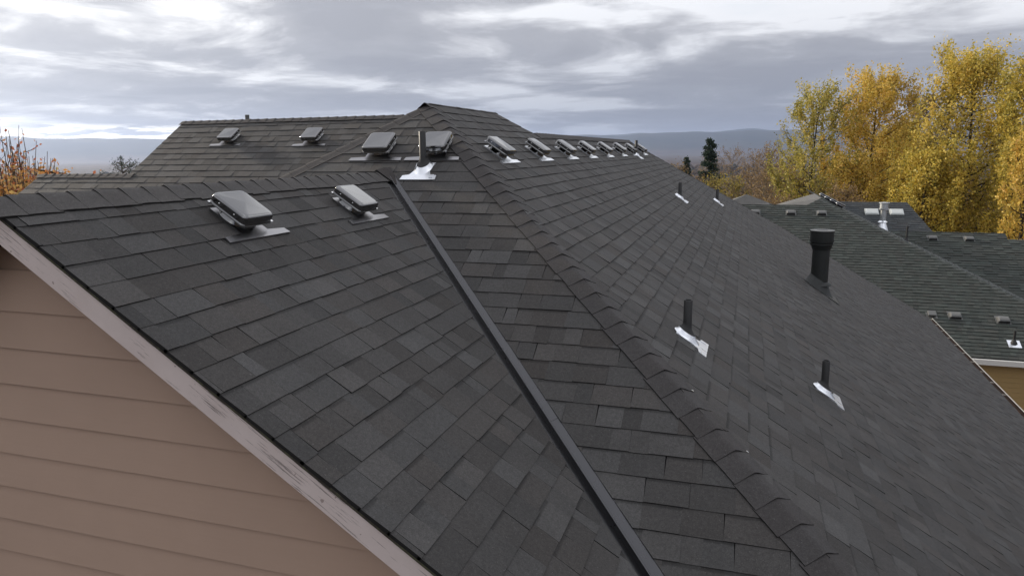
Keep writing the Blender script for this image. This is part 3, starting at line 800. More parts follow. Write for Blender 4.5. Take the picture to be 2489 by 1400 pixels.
# small pipe end peeping over the rear ridge
P = (-7.26, 9.36, .47)
r_ = empty('vent_pipe', (P[0], P[1], P[2]+ZC), 'stub of a vent pipe peeping over the rear roof ridge against the sky', 'vent pipe')
mb = MB(); mb.lathe([(.032, -.1), (.032, .125), (.026, .125), (.026, .05)], n=16); o = mb.obj('pipe', [M_GRYV], r_); smooth_by_angle(o)
mb = MB(); mb.lathe([(.06, -.1), (.055, .02), (.035, .05)], n=16); mb.obj('collar', [M_RUB], r_)
# tall flue with cap
P = PR.pt(1.27, 12.98)
# nail heads glinting at the ends of a few hip caps
hip_list = [o for o in bpy.data.objects if o.name.startswith('hip_cap') and o.parent is house][:44]
for i in (3, 7, 9, 14, 17, 22, 24, 26, 30, 35, 38):
    o_ = hip_list[i]; v_ = np.array(o_.data.vertices[15].co)
    mb = MB(); mb.box(v_+np.array((0, 0, .004)), (.014, .010, .003), [(.83, 0, -.55), (0, 1, 0), (.55, 0, .83)])
    mb.obj('nail_tab', [M_BRT], o_)
fl_ = empty('flue', (P[0], P[1], P[2]+ZC), 'tall black metal flue with a wide round cap near the roof edge', 'chimney flue')
def fobj(name, prof, m_, n=32, par=fl_):
    mb = MB(); mb.lathe(prof, n=n); o = mb.obj(name, [m_], par); smooth_by_angle(o, 30); return o
M_FLUE = metal_mat('matt_black_flue', (.012, .014, .013), .55, 0.0, .08)
fobj('storm_collar', [(.155, .14), (.20, .10), (.205, .085), (.15, .085)], M_FLUE)
fobj('flue_pipe', [(.138, -.1), (.138, .80), (.130, .80)], M_FLUE)
fobj('cap_band', [(.145, .69), (.150, .70), (.170, .77), (.185, .775), (.185, .80), (.150, .80)], M_FLUE)
cp = fobj('flue_cap', [(.150, .80), (.182, .81), (.186, .83), (.186, .985), (.192, .99), (.192, 1.01), (.05, 1.020)], M_FLUE)
fobj('cap_rim', [(.192, 1.000), (.196, 1.004), (.196, 1.014), (.178, 1.017)], M_GRYV, par=cp)
M3 = frame_matrix(PR, (0, 0, 0)).to_3x3(); tl = M3.inverted() @ Vector((0, 0, 1))
mb = MB()
def tring(z, rr, k=1.0, n=28): c = tl*(z/tl.z); return [tuple(c+Vector((rr*math.cos(2*math.pi*j/n), k*rr*math.sin(2*math.pi*j/n), 0))) for j in range(n)]
mb.ring([tring(.015, .25, 1.15), tring(.06, .215, 1.1), tring(.16, .16, 1.05)], cap0=False, cap1=False)
q = mb.obj('flashing_cone', [M_FLUE], fl_); q.rotation_euler = M3.to_euler(); smooth_by_angle(q, 50)
mb = MB(); z1 = .016; T = [(-.30, -.36), (.30, -.36), (.29, -.27), (.22, .2), (-.22, .2), (-.29, -.27)]
n = len(T); mb.add([(a, b, z1) for a, b in T]+[(a, b, -.004) for a, b in T], [tuple(range(n))]+[((i+1) % n, i, i+n, (i+1) % n+n) for i in range(n)])
q = mb.obj('base_flashing', [M_FLUE], fl_); q.rotation_euler = M3.to_euler()

# ------------------------------------------------------------------ neighbouring houses
def simple_prism(mb, pts_xy, z0, z1):
    n = len(pts_xy); V = [(x, y, z1) for x, y in pts_xy]+[(x, y, z0) for x, y in pts_xy]
    a = ccw(pts_xy); 
    if a != pts_xy: return simple_prism(mb, a, z0, z1)
    mb.add(V, [tuple(range(n)), tuple(range(2*n-1, n-1, -1))]+[((i+1) % n, i, i+n, (i+1) % n+n)[::-1][::-1] for i in range(n)])
T1 = .5
n1 = empty('house', (8, 36, 0), 'neighbouring house with large green-grey shingle roof, white gutter and mustard siding at right', 'house')
PN1 = Plane((4, 35, -7.8+T1*5), (0, 1), T1)            # big face towards us
N1_polys = [[(-6, 39.8), (3.05, 39.85), (3.05, 30.0), (-6, 30.0)], [(3.05, 39.85), (3.75, 40.45), (14.2, 30.0), (3.05, 30.0)]]
s_ = slope('roof_slope', PN1, N1_polys, n1)
shingle(PN1, N1_polys, .215, -7.8, s_, 31, tabw=(.14, .36), butt=(.014, .024), mat_=M_SHN, collect=False)
PN1R = Plane((3.75, 40.45, -2.575), (-1, 0), T1)
s_ = slope('roof_slope', PN1R, [[(3.75, 40.45), (14.2, 30.0), (14.2, 50), (3.75, 50)]], n1); shingle(PN1R, [[(3.75, 40.45), (14.2, 30.0), (14.2, 50), (3.75, 50)]], .215, -7.8, s_, 32, tabw=(.2, .5), butt=(.008, .014), mat_=M_GRAZEN, collect=False)  # right slope made lighter by colour to stand for grazing reflection
# slope seen over the ridge (faces left), sunlight put into its pale colour
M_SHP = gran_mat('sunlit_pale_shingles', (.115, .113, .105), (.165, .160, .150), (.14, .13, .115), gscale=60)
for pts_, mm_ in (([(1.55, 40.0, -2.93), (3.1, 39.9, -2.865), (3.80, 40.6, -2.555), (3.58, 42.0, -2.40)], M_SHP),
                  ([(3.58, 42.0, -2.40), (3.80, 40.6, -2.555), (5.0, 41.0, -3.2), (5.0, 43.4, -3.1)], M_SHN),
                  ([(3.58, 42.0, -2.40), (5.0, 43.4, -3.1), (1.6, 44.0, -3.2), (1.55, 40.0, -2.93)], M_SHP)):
    obj('roof_slope', pts_+[(x, y, z-.1) for x, y, z in pts_], [(0, 1, 2, 3), (7, 6, 5, 4), (1, 0, 4, 5), (2, 1, 5, 6), (3, 2, 6, 7), (0, 3, 7, 4)], mm_, n1, attrs={'tone': [.5]*6, 'hue': [.3]*6})
def ncaps(P, Q, pa, pb, par, **k):
    P, Q = np.array(P, float), np.array(Q, float); d = (Q-P)/np.linalg.norm(Q-P)
    caps(P, Q, pa.n, pb.n, wing(pa, d, 0), wing(pb, d, 0), par, **k)
ncaps(PN1.pt(14.1, 30.1), PN1.pt(3.8, 40.4), PN1, PN1R, n1, step=.25, hw=.16, seed=21, name='hip_cap', lift=.006, material=M_GRAZEN)
mb = MB(); mb.box((9, 30.0+4.8, -10.3), (9, 9, 5.0)); mb.obj('wall', [M_MUST], n1, world=True)
ww = MB(); zb = -8.0
while zb > -12:
    V, F = box_vf((9, 30.285, zb-.095), (9.02, .03, .185)); V = np.array(V)
    for i in range(len(V)):
        if V[i, 2] > zb-.1: V[i, 1] += .014 if V[i, 1] < 30.28 else 0
    obj('siding_board', V, F, M_MUST, n1); zb -= .19
mb = MB(); mb.box((4.1, 29.93, -7.93), (20.4, .13, .20)); mb.obj('gutter', [M_WHT], n1, world=True)
mb = MB(); mb.box((4.1, 30.15, -8.00), (20.3, .31, .03)); mb.obj('soffit', [M_WHT], n1, world=True)

def small_vent_proto():
    root = empty('neighbour_roof_vent', (0, 0, 0), '', '')
    mb = MB(); mb.box((0, .05, .012), (.50, .50, .016)); mb.obj('base_flashing', [M_GRYV], root)
    mb = MB(); rings = []
    for y, h in ((-.17, .135), (-.12, .175), (.0, .185), (.12, .14), (.2, .02)):
        rings.append([(-.21, y, .02), (-.205, y, h*.75), (-.16, y, h), (.16, y, h), (.205, y, h*.75), (.21, y, .02)])
    mb.ring(rings); o = mb.obj('hood', [M_GRYV], root); smooth_by_angle(o, 30)
    mb = MB(); mb.box((0, -.172, .07), (.37, .006, .085)); mb.obj('opening_shade_plate', [M_DARKN], root)  # dark plate on the closed front stands for shade inside the hood
    return root
sv = small_vent_proto(); first = True
GN = 'small hooded vents on the neighbouring roofs'
for x, y, lb in ((.55, 39.1, 'leftmost of three small hooded vents below the neighbouring ridge, half hidden'),
                 (2.27, 39.1, 'middle of three small hooded vents below the neighbouring ridge'),
                 (3.72, 39.1, 'right of three small hooded vents below the neighbouring ridge'),
                 (8.28, 32.15, 'low hooded vent on the green-grey roof, just right of the small square vent'),
                 (9.93, 32.05, 'rightmost low hooded vent on the green-grey roof, above a thin pipe')):
    place(sv, PN1, x, y, lb, 'roof vent', GN, first); first = False
r_ = empty('square_roof_vent', (0, 0, 0), 'small square box vent low on the green-grey neighbouring roof near the gutter end', 'roof vent')
r_.matrix_world = frame_matrix(PN1, PN1.pt(7.45, 32.15))
mb = MB(); mb.box((0, 0, .012), (.4, .4, .016)); mb.obj('base_flashing', [M_GRYV], r_)
mb = MB(); mb.ring([rrect(.10, .10, .01, .02), rrect(.10, .10, .01, .09)]); mb.obj('throat', [M_DARKN], r_)
mb = MB(); mb.ring([rrect(.15, .15, .02, .08), rrect(.15, .15, .02, .14), rrect(.13, .13, .02, .155)]); o = mb.obj('hood', [M_GRYV], r_)
def small_pipe(plane, x, y, h, label, r=.045, pm=M_GALVD):
    P = plane.pt(x, y); root = empty('neighbour_vent_pipe', (P[0], P[1], P[2]+ZC), label, 'vent pipe')
    mb = MB(); mb.lathe([(r, -.05), (r, h), (r*.8, h), (r*.8, h-.1)], n=14); mb.obj('pipe', [M_ABS], root)
    mb = MB(); mb.box((0, -.05, .022), (.42, .42, .008)); q = mb.obj('base_flashing', [pm], root); q.rotation_euler = frame_matrix(plane, (0, 0, 0)).to_3x3().to_euler()
    mb = MB(); mb.lathe([(.13, .0), (.08, .10), (r*1.05, .16)], n=14); mb.obj('boot', [M_RUB], root)
    return root
small_pipe(PN1, 10.0, 30.85, .50, 'thin black pipe on a pale square plate just above the neighbouring white gutter', pm=M_GALV)
small_pipe(PN1R, 7.35, 37.6, .75, 'short dark pipe poking up behind the neighbouring hip line')

# row of tall slant vents past the neighbouring hip apex
sp_ = empty('ridge_box_vent', (0, 0, 0), '', '')
mb = MB(); mb.ring([rrect(.16, .16, .02, .0), rrect(.15, .15, .02, .14)]); mb.obj('throat', [M_DARKN], sp_)
mb = MB(); mb.ring([rrect(.24, .24, .04, .12), rrect(.24, .24, .05, .19), rrect(.20, .20, .05, .22)]); o = mb.obj('hood', [M_BLKP], sp_); smooth_by_angle(o, 30)
mb = MB(); mb.ring([rrect(.25, .25, .04, .105), rrect(.25, .25, .04, .125)]); mb.obj('rim', [M_GALV], o)
for i in range(4):
    o = sp_ if i == 0 else copy_tree(sp_)
    x, y = 4.10+i*.17, 43.2-i*1.05
    o.matrix_world = frame_matrix(PN1R, PN1R.pt(x, y)+np.array((0, 0, .05)))
    tag(o, ('uppermost', 'second from the top', 'third from the top', 'lowest')[i]+' of four black and silver vents right of the pale peak', 'roof vent', 'black and silver vents by the neighbouring peak')

# house behind with two skylights and steel chimney
n2 = empty('house', (7, 50, 0), 'dark grey roofed house with two pale skylights behind a shiny steel chimney', 'house')
PN2 = Plane((7, 47, -3.16), (0, 1), .55)
p2 = [[(3.5, 47), (9.04, 47), (11.3, 40.5), (3.5, 40.5)]]
M_SHD = gran_mat('bluish_dark_shingles', (.036, .041, .044), (.052, .058, .060), (.05, .05, .05), gscale=60)
s_ = slope('roof_slope', PN2, p2, n2); shingle(PN2, p2, .215, -8, s_, 41, tabw=(.3, .7), butt=(.008, .018), mat_=M_SHD, collect=False)
PN2B = Plane((7, 47, -3.16), (0, -1), .55); s_ = slope('roof_slope', PN2B, [[(3.5, 47), (9.04, 47), (9.04, 53), (3.5, 53)]], n2)
mb = MB(); mb.box((6.6, 47.5, -9.8), (6, 9, 6)); mb.obj('wall', [M_MUST], n2, world=True)
for x, lb in ((7.05, 'left'), (8.35, 'right')):
    r_ = empty('skylight', (0, 0, 0), lb+' of two pale rectangular skylights flanking the steel chimney', 'skylight', 'skylights on the dark roof')
    r_.matrix_world = frame_matrix(PN2, PN2.pt(x, 46.0)); 
    mb = MB(); mb.ring([rrect(.36, .28, .01, 0), rrect(.36, .28, .01, .10), rrect(.33, .25, .01, .10)], cap1=False); mb.obj('frame', [M_GRYL], r_)
    mb = MB(); mb.ring([rrect(.325, .245, .01, .07), rrect(.325, .245, .01, .115), rrect(.26, .18, .05, .14)]); mb.obj('dome', [M_GRYL], r_)
P = PN1R.pt(7.05, 42.2)
ch = empty('steel_chimney', (P[0], P[1], P[2]+ZC), 'shiny double-wall steel chimney with round cap and conical collar between two skylights', 'chimney flue')
for nm, prof, mm in (('storm_collar', [(.14, .42), (.24, .33), (.14, .33)], M_GALV), ('pipe', [(.145, -.1), (.145, 1.02)], M_GALVD), ('cap_base', [(.15, .97), (.25, 1.0), (.25, 1.05), (.15, 1.05)], M_GALV),
                     ('cap', [(.21, 1.06), (.21, 1.32), (.26, 1.33), (.26, 1.37), (.05, 1.39)], M_GALVD)):
    mb = MB(); mb.lathe(prof, n=24); o = mb.obj(nm, [mm], ch); smooth_by_angle(o)
mb = MB(); mb.lathe([(.34, -.25), (.26, .0), (.15, .33)], n=24); mb.obj('flashing_cone', [M_GALV], ch)

# house right behind (two vents, two ridge levels)
n3 = empty('house', (14, 44, 0), 'long low green-grey roof with two hooded vents in front of the golden trees', 'house')
PN3 = Plane((12, 43.5, -4.50), (0, 1), T1)
p3 = [[(7.0, 43.5), (13.1, 43.5), (13.1, 37.4), (7.0, 37.4)], [(13.1, 43.0), (24, 43.0), (24, 37.4), (13.1, 37.4)]]
s_ = slope('roof_slope', PN3, p3, n3); shingle(PN3, p3, .215, -8, s_, 51, tabw=(.3, .7), butt=(.012, .03), mat_=M_SHN, collect=False)
PN3B = Plane((12, 43.5, -4.50), (0, -1), T1); s_ = slope('roof_slope', PN3B, [[(7., 43.5), (13.1, 43.5), (13.1, 50), (7., 50)]], n3)
mb = MB(); mb.box((16, 43.5, -10.2), (15, 11, 4.6)); mb.obj('wall', [M_MUST], n3, world=True)
mb = MB(); mb.box((17.5, 37.33, -7.66), (13, .13, .17)); mb.obj('gutter', [M_WHT], n3, world=True)
for x, lb in ((9.62, 'left'), (11.32, 'right')):
    place(sv, PN3, x, 42.9, lb+' of two small hooded vents on the low roof in front of the golden trees', 'roof vent', GN, False)

# small hip roof at far left of the neighbours
n4 = empty('house', (1, 52, 0), 'small pale hipped roof beyond the near roof edge, left of the bigger pale gable', 'house')
zz = -3.0
def tri_roof(par, pts, faces, m_):
    o = obj('roof_slope', pts, faces, m_, par, attrs={'tone': [.5]*len(faces), 'hue': [.3]*len(faces)}); return o
V4 = [(.12, 52, -3.05), (1.55, 52, -3.60), (-2.3, 50.2, -4.05), (2.1, 50.2, -4.25), (3.6, 52, -4.5), (-2.3, 54, -4.05), (3.0, 54, -4.4), (.7, 49.2, -4.35)]
tri_roof(n4, V4, [(2, 7, 1, 0), (7, 3, 1)], M_SHP); tri_roof(n4, V4, [(1, 3, 4)], M_SHD); tri_roof(n4, V4, [(0, 1, 4, 6, 5)], M_SHD); tri_roof(n4, V4, [(0, 5, 2)], M_SHP)  # sun and shade on the faces come from pale and dark shingle colours
mb = MB(); mb.box((.6, 52, -8.3), (5.0, 3.2, 7.6)); mb.obj('wall', [M_GRYV], n4, world=True)
mb = MB(); mb.box((2.7, 50.1, -4.25), (.45, .5, .25)); tag(mb.obj('box_vent', [M_GRYL], None, world=True), 'pale little box vent at the foot of the small hipped roof', 'roof vent')

# distant house far left behind the autumn tree
n5 = empty('house', (-37.5, 30, 0), 'tiny dark brown gabled roof beyond the red-leaved tree at far left', 'house')
PA = Plane((-37.4, 30, -.66), (0, 1), .45); PBq = Plane((-37.4, 30, -.66), (0, -1), .45)
M_BRNR = mat('brown_roof', (.10, .085, .08), .9)[0]
obj('roof_slope', [(-40, 30, -.70), (-37.6, 30, -.62), (-35.4, 29, -1.05), (-35.4, 27, -1.5), (-40, 27, -1.6)], [(0, 1, 2, 3, 4)], M_BRNR, n5)
obj('roof_slope', [(-40, 30, -.70), (-37.6, 30, -.62), (-35.4, 31, -1.05), (-35.4, 33, -1.5), (-40, 33, -1.6)], [(4, 3, 2, 1, 0)], M_BRNR, n5)
mb = MB(); mb.box((-38, 30, -6.8), (5, 5.4, 10)); mb.obj('wall', [M_MUST], n5, world=True)

# ------------------------------------------------------------------ trees
def tube_into(acc, pts, rads, k=5):
    pts = np.array(pts, float); n = len(pts)
    d = np.gradient(pts, axis=0); d /= np.linalg.norm(d, axis=1)[:, None]+1e-9
    a = np.cross(d, [.3, .9, .1]); a /= np.linalg.norm(a, axis=1)[:, None]+1e-9; b = np.cross(d, a)
    ang = np.arange(k)*2*np.pi/k
    V = pts[:, None]+np.array(rads)[:, None, None]*(a[:, None]*np.cos(ang)[None, :, None]+b[:, None]*np.sin(ang)[None, :, None])
    i, j = np.meshgrid(np.arange(n-1), np.arange(k), indexing='ij'); j2 = (j+1) % k
    F = np.stack([i*k+j, i*k+j2, (i+1)*k+j2, (i+1)*k+j], -1).reshape(-1, 4)
    acc[0].append(V.reshape(-1, 3)); acc[1].append(F+acc[2][0]); acc[2][0] += n*k
def leaves_mesh(Cc, size, rng, flat=.0):
    n = len(Cc); a = rng.normal(size=(n, 3)); a /= np.linalg.norm(a, axis=1)[:, None]
    b = rng.normal(size=(n, 3)); b = np.cross(a, b); b /= np.linalg.norm(b, axis=1)[:, None]
    s = (size*rng.uniform(.6, 1.35, n))[:, None]
    V = np.stack([Cc-a*s, Cc-b*s*.62, Cc+a*s, Cc+b*s*.62], 1).reshape(-1, 3)
    return V, np.arange(n*4).reshape(-1, 4)
def bez(p, q, up_, n=6):
    t = np.linspace(0, 1, n)[:, None]; c = np.array(p)*.5+np.array(q)*.5; c = np.array([q[0]*.75+p[0]*.25, q[1]*.75+p[1]*.25, c[2]-up_])
    return (1-t)**2*np.array(p)+2*t*(1-t)*c+t**2*np.array(q)
def broadleaf(name, base, H, W_, nleaf, lsize, lmat, bmat, label, cat, group=None, seed=0, low=.12, nl=34, plume=.16, trunk_r=.22, tone=(0, 1), profile=None, tops=3, twig=6, spread=.42, bias=0.):
    rng = np.random.default_rng(seed); base = np.array(base, float)
    root = empty(name, (base[0], base[1], base[2]+ZC), label, cat, group)
    acc = ([], [], [0]); tr = []
    for j in range(6):
        f = j/5; tr.append(base+np.array([math.sin(j*1.3+seed)*.12*W_*f*.4, math.cos(j*1.7+seed)*.12*W_*f*.4, H*.96*f]))
    tr = np.array(tr); tube_into(acc, tr, np.interp(np.linspace(0, 1, 6), [0, 1], [trunk_r, .03]), 8)
    prof = profile or (lambda f: math.sin(math.pi*min(1, max(0.02, (f-low)/(1-low)))**.75)**.7)
    pts = []
    for i in range(nl):
        f = low+(.97-low)*(i+.5)/nl; az = i*2.399+rng.uniform(-.4, .4)
        zt = min(1.0, f+rng.uniform(.10, .24)*(1-f*.6)); rr = W_*prof(f)*rng.uniform(.55, 1.0)
        p = np.array([np.interp(f*H, tr[:, 2]-base[2], tr[:, k]) for k in (0, 1)]+[base[2]+f*H])
        q = p+np.array([math.cos(az)*rr, math.sin(az)*rr, (zt-f)*H*rng.uniform(.7, 1.2)]); q[2] = min(q[2], base[2]+H*rng.uniform(.93, 1.0))
        c = bez(p, q, H*.03, 7); tube_into(acc, c, np.linspace(max(.035, trunk_r*.5*(1-f)), .015, 7), 4)
        pts.append(c[2:])
        for w in range(twig):
            s = c[rng.integers(2, 7)]; az2 = az+rng.uniform(-1.5, 1.5); l = W_*rng.uniform(.12, .36)
            e = s+np.array([math.cos(az2)*l, math.sin(az2)*l, H*rng.uniform(.03, .09)])
            cc_ = bez(s, e, H*.005, 4); tube_into(acc, cc_, np.linspace(.018, .006, 4)*max(1, trunk_r*4), 3); pts.append(cc_[1:])
    P = np.concatenate(pts)
    o = obj('trunk', np.concatenate(acc[0]), np.concatenate(acc[1]), bmat, root)
    # leaves cluster round twigs: clumps of uneven density
    ncl = max(30, len(P)); wgt = rng.gamma(.9, 1, len(P)); wgt /= wgt.sum()
    idx = rng.choice(len(P), nleaf, p=wgt)
    sg = plume*W_*np.array([spread, spread, 1.15])
    Cc = P[idx]+np.clip(rng.normal(size=(nleaf, 3)), -1.9, 1.9)*sg*rng.uniform(.3, 1.2, nleaf)[:, None]
    Cc[:, 2] = np.minimum(Cc[:, 2], P[idx, 2]+.25+rng.random(nleaf)**2*.9)
    cl_t = rng.normal(.5, .16, len(P))[idx]
    tn = np.clip(cl_t+rng.normal(0, .17, nleaf)+bias, tone[0], tone[1])
    V, F = leaves_mesh(Cc, lsize, rng)
    obj('crown', V, F, lmat, root, attrs={'tone': tn})
    return root
GT = 'tall autumn poplars behind the neighbouring roofs'
broadleaf('poplar_tree', (5.7, 70, -13.5), 18.3, 3.9, 19000, .095, L_GRN, B_DARK, 'tall thin greenish poplar with bare dark trunk showing, leftmost of the tall trees', 'tree', GT, 1, low=.22, nl=40, plume=.13, trunk_r=.20, twig=6)
broadleaf('poplar_tree', (10.7, 73, -13.5), 19.4, 4.5, 36000, .105, L_ORNG, B_DARK, 'dense orange-gold poplar, second of the tall trees from the left', 'tree', GT, 2, low=.18, nl=60, plume=.15, trunk_r=.24)
broadleaf('poplar_tree', (17.0, 86, -14), 19.0, 2.8, 8000, .12, L_TAN, B_GREY, 'faint brownish treetop peeping between two golden poplars', 'tree', GT, 3, low=.3, nl=40, trunk_r=.2)
broadleaf('poplar_tree', (16.9, 67, -13.2), 20.0, 5.0, 52000, .10, L_GOLD, B_DARK, 'tallest yellow-gold poplar with forked top, near the right edge', 'tree', GT, 4, low=.12, nl=80, plume=.15, trunk_r=.28)
broadleaf('poplar_tree', (19.4, 61, -13), 18.6, 3.2, 28000, .095, L_GOLD, B_DARK, 'yellow-green poplar cut off by the right edge of the picture', 'tree', GT, 5, low=.1, nl=60, plume=.16, trunk_r=.25, bias=-.05)
broadleaf('poplar_tree', (17.8, 56, -13), 13.4, 1.9, 14000, .09, L_ORNG, B_DARK, 'smaller orange-tinted tree low in front of the right-edge poplar', 'tree', GT, 6, low=.1, nl=50, plume=.2)
broadleaf('poplar_tree', (8.6, 68, -13), 12.0, 2.8, 13000, .10, L_ORNG, B_DARK, 'lower orange tree filling the gap between the two leftmost tall poplars', 'tree', GT, 7, low=.08, nl=40, plume=.2)
broadleaf('poplar_tree', (13.4, 64, -13), 12.4, 3.6, 24000, .10, L_GOLD, B_DARK, 'lower golden tree behind the dark grey roof with skylights', 'tree', GT, 8, low=.06, nl=46, plume=.2)
broadleaf('poplar_tree', (13.8, 78, -14), 15.5, 3.4, 20000, .11, L_GOLD, B_DARK, 'golden tree in the gap behind the two tallest poplars', 'tree', GT, 9, low=.06, nl=46, plume=.2)
# brush between roof edge and valley
GB = 'scrubby autumn trees beyond the near roof edge'
kinds = [('leafless brown scrub tree', L_TAN, B_TAN, 1700), ('yellow-olive scrub tree', L_OLIV, B_TAN, 3400), ('half-bare tan scrub tree', L_TAN, B_TAN, 2600)]
bush = [(-9.3, 104, 8.6, 3.0, 0), (-6.0, 96, 7.0, 2.6, 2), (-3.6, 90, 7.4, 2.6, 1), (-1.4, 84, 7.5, 2.7, 1), (.6, 88, 8.2, 2.8, 2), (2.0, 80, 8.6, 2.4, 0), (3.6, 76, 8.6, 2.3, 2), (1.4, 100, 10.6, 3.0, 0),
        (-1.8, 112, 10.6, 3.2, 0), (-5.4, 118, 9.6, 3.2, 0), (-4.2, 80, 5.6, 2.4, 0), (4.9, 72, 8.4, 2.0, 1), (6.3, 66, 8.2, 2.0, 1), (2.9, 92, 10.8, 2.6, 2), (5.2, 84, 9.6, 2.4, 0), (7.6, 62, 7.6, 1.8, 2), (0.2, 72, 6.0, 2.2, 2), (3.2, 66, 6.6, 2.0, 0), (-8.2, 90, 6.4, 2.4, 2)]
# tell them apart by where they stand
bl = ['leafless brown scrub tree at the left end of the scrub, just over the roof edge', 'half-bare tan scrub tree below the small dark conifer', 'yellow-olive scrub tree just right of the tall dark conifer',
      'brightest yellow-olive scrub tree directly above the two far black pipes', 'half-bare tan scrub tree just behind the brightest yellow-olive one', 'leafless brown scrub tree with upright twigs left of the greenish poplar',
      'half-bare tan scrub tree at the foot of the greenish poplar', 'taller leafless scrub tree standing against the valley, left of the greenish poplar', 'leafless scrub tree against the valley right of the tall dark conifer',
      'leafless scrub tree behind the tall dark conifer', 'low leafless scrub tree along the near roof edge above the left far pipe', 'yellow-olive scrub tree between small hipped roof and pale gable peak',
      'yellow-olive scrub tree behind the pale gable peak', 'tallest tan scrub tree touching the left side of the greenish poplar', 'leafless scrub tree behind the greenish poplar trunk', 'tan scrub tree right of the pale gable peak',
      'low tan scrub tree right above the small hipped roof', 'low leafless scrub tree between small hipped roof and pale gable', 'low tan scrub tree under the left end of the scrub']
for i, ((x, y, h, w, kd), lb) in enumerate(zip(bush, bl)):
    zb = float(np.interp(math.hypot(x, y), [0, 50, 100, 200], [-12, -12, -14.5, -22]))-.3
    kn, lm, bm_, nlf = kinds[kd]
    broadleaf('scrub_tree', (x, y, zb), h+(-12-zb)+1.2, w, nlf, .10, lm, bm_, lb, 'tree', GB, 60+i, low=.05, nl=46, plume=.22, trunk_r=.13, twig=9, tops=1)

def conifer(name, base, H, W_, label, seed, n=13000, ls=.12, gappy=.0):
    rng = np.random.default_rng(seed); base = np.array(base, float)
    root = empty(name, (base[0], base[1], base[2]+ZC), label, 'tree'); acc = ([], [], [0])
    tube_into(acc, [base, base+(0.1, 0, H*.5), base+(0, 0, H)], [.22, .14, .02], 8); pts = []; 
    for i in range(150):
        f = .08+.91*rng.random()**.85; az = rng.uniform(0, 6.28); l = W_*(1-f)**.7*rng.uniform(.45, 1.15)+.15
        p = base+(0, 0, f*H); q = p+(math.cos(az)*l, math.sin(az)*l, l*rng.uniform(-.15, .35))
        c = bez(p, q, .12*l, 5); tube_into(acc, c, np.linspace(.04, .01, 5), 3)
        for w in range(5):
            t_ = rng.uniform(.3, 1); pts.append(p+(q-p)*t_+rng.normal(size=3)*.12*l)
    obj('trunk', np.concatenate(acc[0]), np.concatenate(acc[1]), B_DARK, root)
    P = np.array(pts); idx = rng.integers(0, len(P), n); Cc = P[idx]+rng.normal(size=(n, 3))*(.11, .11, .09)*(W_/3)*1.2
    V, F = leaves_mesh(Cc, ls, rng); tn = np.clip(rng.normal(.5, .14, len(P))[idx]+rng.normal(0, .15, n), 0, 1)
    obj('crown', V, F, L_NEED, root, attrs={'tone': tn}); return root
conifer('conifer_tree', (-5.2, 110, -15.5), 17.0, 3.6, 'tall dark evergreen conifer standing above the scrub against the blue hills', 1, 16000)
conifer('conifer_tree', (-8.7, 112, -15.6), 14.6, 2.6, 'smaller dark conifer left of the tall one, just above the roof edge', 2, 6000)
conifer('conifer_tree', (3.3, 120, -16.2), 14.2, 2.2, 'faint small conifer in the scrub just left of the greenish poplar', 3, 4000)

def pine():
    rng = np.random.default_rng(5); base = np.array((-62.6, 60, -14.)); H = 13.9
    root = empty('pine_tree', (base[0], base[1], base[2]+ZC), 'small open-crowned pine top between the autumn tree and the rear roof wing', 'tree')
    acc = ([], [], [0]); tube_into(acc, [base, base+(0, 0, H*.6), base+(-.3, 0, H)], [.22, .15, .03], 8); Cs = [base+(-.3, 0, H-.1)]*3
    for i in range(34):
        f = rng.uniform(.78, .98); az = rng.uniform(0, 6.28); l = rng.uniform(.7, 2.2)*(1.12-f)*5.0
        p = base+(-.2, 0, f*H-.4); q = p+(math.cos(az)*l, math.sin(az)*l, l*.45)
        tube_into(acc, bez(p, q, .1, 5), np.linspace(.05, .02, 5), 3); Cs += [q, p*.3+q*.7]
    obj('trunk', np.concatenate(acc[0]), np.concatenate(acc[1]), B_GREY, root)
    P = np.array(Cs); idx = rng.integers(0, len(P), 1500); Cc = P[idx]+rng.normal(size=(1500, 3))*.13
    V, F = leaves_mesh(Cc, .06, rng); obj('crown', V, F, L_NEED, root, attrs={'tone': rng.uniform(0, 1, 1500)})
pine()

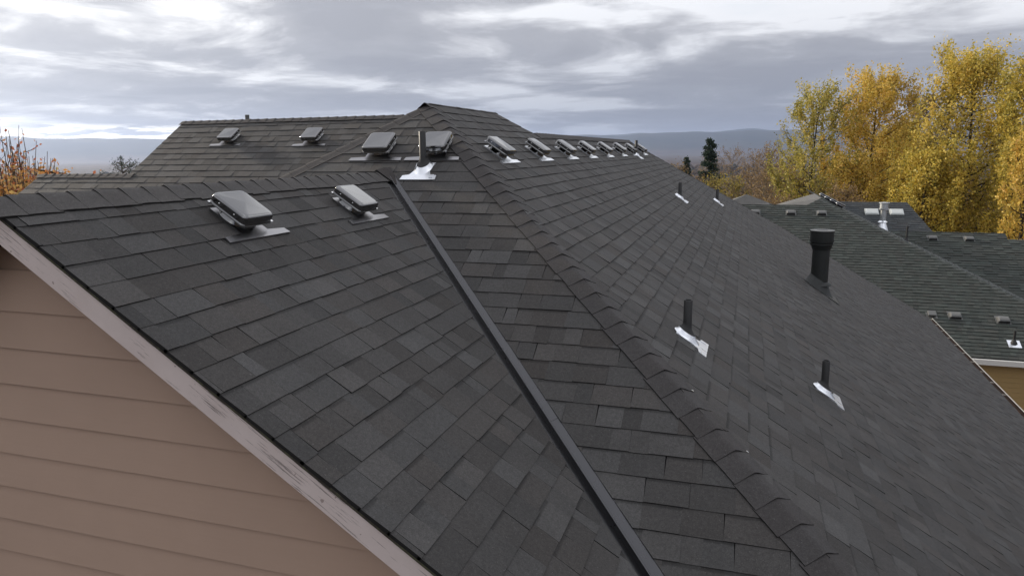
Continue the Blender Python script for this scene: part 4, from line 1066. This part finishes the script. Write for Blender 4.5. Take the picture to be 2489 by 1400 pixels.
def autumn_tree():
    """near tree at the left edge: upright bare twigs above, leaves thick below"""
    rng = np.random.default_rng(9); base = np.array((-14.35, 11.0, -12.)); 
    root = empty('autumn_tree', (base[0], base[1], base[2]+ZC), 'half-bare tree with red, orange and yellow leaves at the left edge of the picture', 'tree')
    acc = ([], [], [0]); tube_into(acc, [base, base+(.05, 0, 5), base+(0, 0, 10.4)], [.20, .15, .06], 8)
    tips = []
    for i in range(150):
        a = rng.uniform(0, 6.28); r = rng.random()**.6*1.40
        top = np.array([math.cos(a)*r, math.sin(a)*r, 0]); h = 12.0+.75-.85*(r/1.3)**1.6-rng.random()**1.5*1.0
        # leftmost part of the crown carries the longest shoots
        side = (top@np.array((.947, .31, 0)))
        if side > .15: h -= .55*min(1, side/.6)
        p = base+(rng.normal()*.1, rng.normal()*.1, rng.uniform(9.2, 10.7)); q = base+top+(0, 0, h)
        c = bez(p, q, .35, 8)+rng.normal(size=(8, 3))*.018; c[0] = p
        tube_into(acc, c, np.linspace(.016, .005, 8), 4); tips.append(c[3:])
        for w in range(3):
            s = c[rng.integers(2, 7)]; e = s+(rng.normal()*.12, rng.normal()*.12, rng.uniform(.12, .38)); cc_ = bez(s, e, .02, 4)
            tube_into(acc, cc_, np.linspace(.009, .004, 4), 3); tips.append(cc_[1:])
    obj('trunk', np.concatenate(acc[0]), np.concatenate(acc[1]), B_GREY, root)
    P = np.concatenate(tips); zz = P[:, 2]
    # upper shoots: few leaves right on the twigs; low crown: thick
    w = np.where(zz < -.25, 2.2, 1.0)*(1+1.2*(zz < -.5)); w /= w.sum()
    idx = rng.choice(len(P), 7500, p=w); Cc = P[idx]+rng.normal(size=(7500, 3))*np.where(P[idx, 2] < -.3, .13, .035)[:, None]
    extra = base+np.stack([rng.normal(0, .75, 2600), rng.normal(0, .75, 2600), 11.25+rng.normal(0, .26, 2600)-.2], 1)
    extra = extra[extra[:, 2] < -.28]
    Cc = np.concatenate([Cc, extra])
    tn = np.clip(np.interp(Cc[:, 2], [-1.2, -.5, 0, .7], [.72, .60, .34, .14])+rng.normal(0, .2, len(Cc)), 0, 1)
    V, F = leaves_mesh(Cc, .046, rng); obj("crown", V, F, L_RED, root, attrs={'tone': tn})
autumn_tree()

# ------------------------------------------------------------------ haze
hm = bpy.data.materials.new('haze_air'); hm.use_nodes = True; ht = hm.node_tree; ht.nodes.clear()
pv = ht.nodes.new('ShaderNodeVolumePrincipled'); pv.inputs['Color'].default_value = (.58, .71, 1.0, 1)
pv.inputs['Density'].default_value = 7.5e-5; pv.inputs['Anisotropy'].default_value = .55
ho = ht.nodes.new('ShaderNodeOutputMaterial'); ht.links.new(pv.outputs[0], ho.inputs['Volume'])
V, F = box_vf((0, 0, 115), (27000, 27000, 340+20))
hz = obj('haze', V, F, hm, kind='stuff'); 
tag(hz, 'thin bluish haze filling the air over the valley', 'haze')
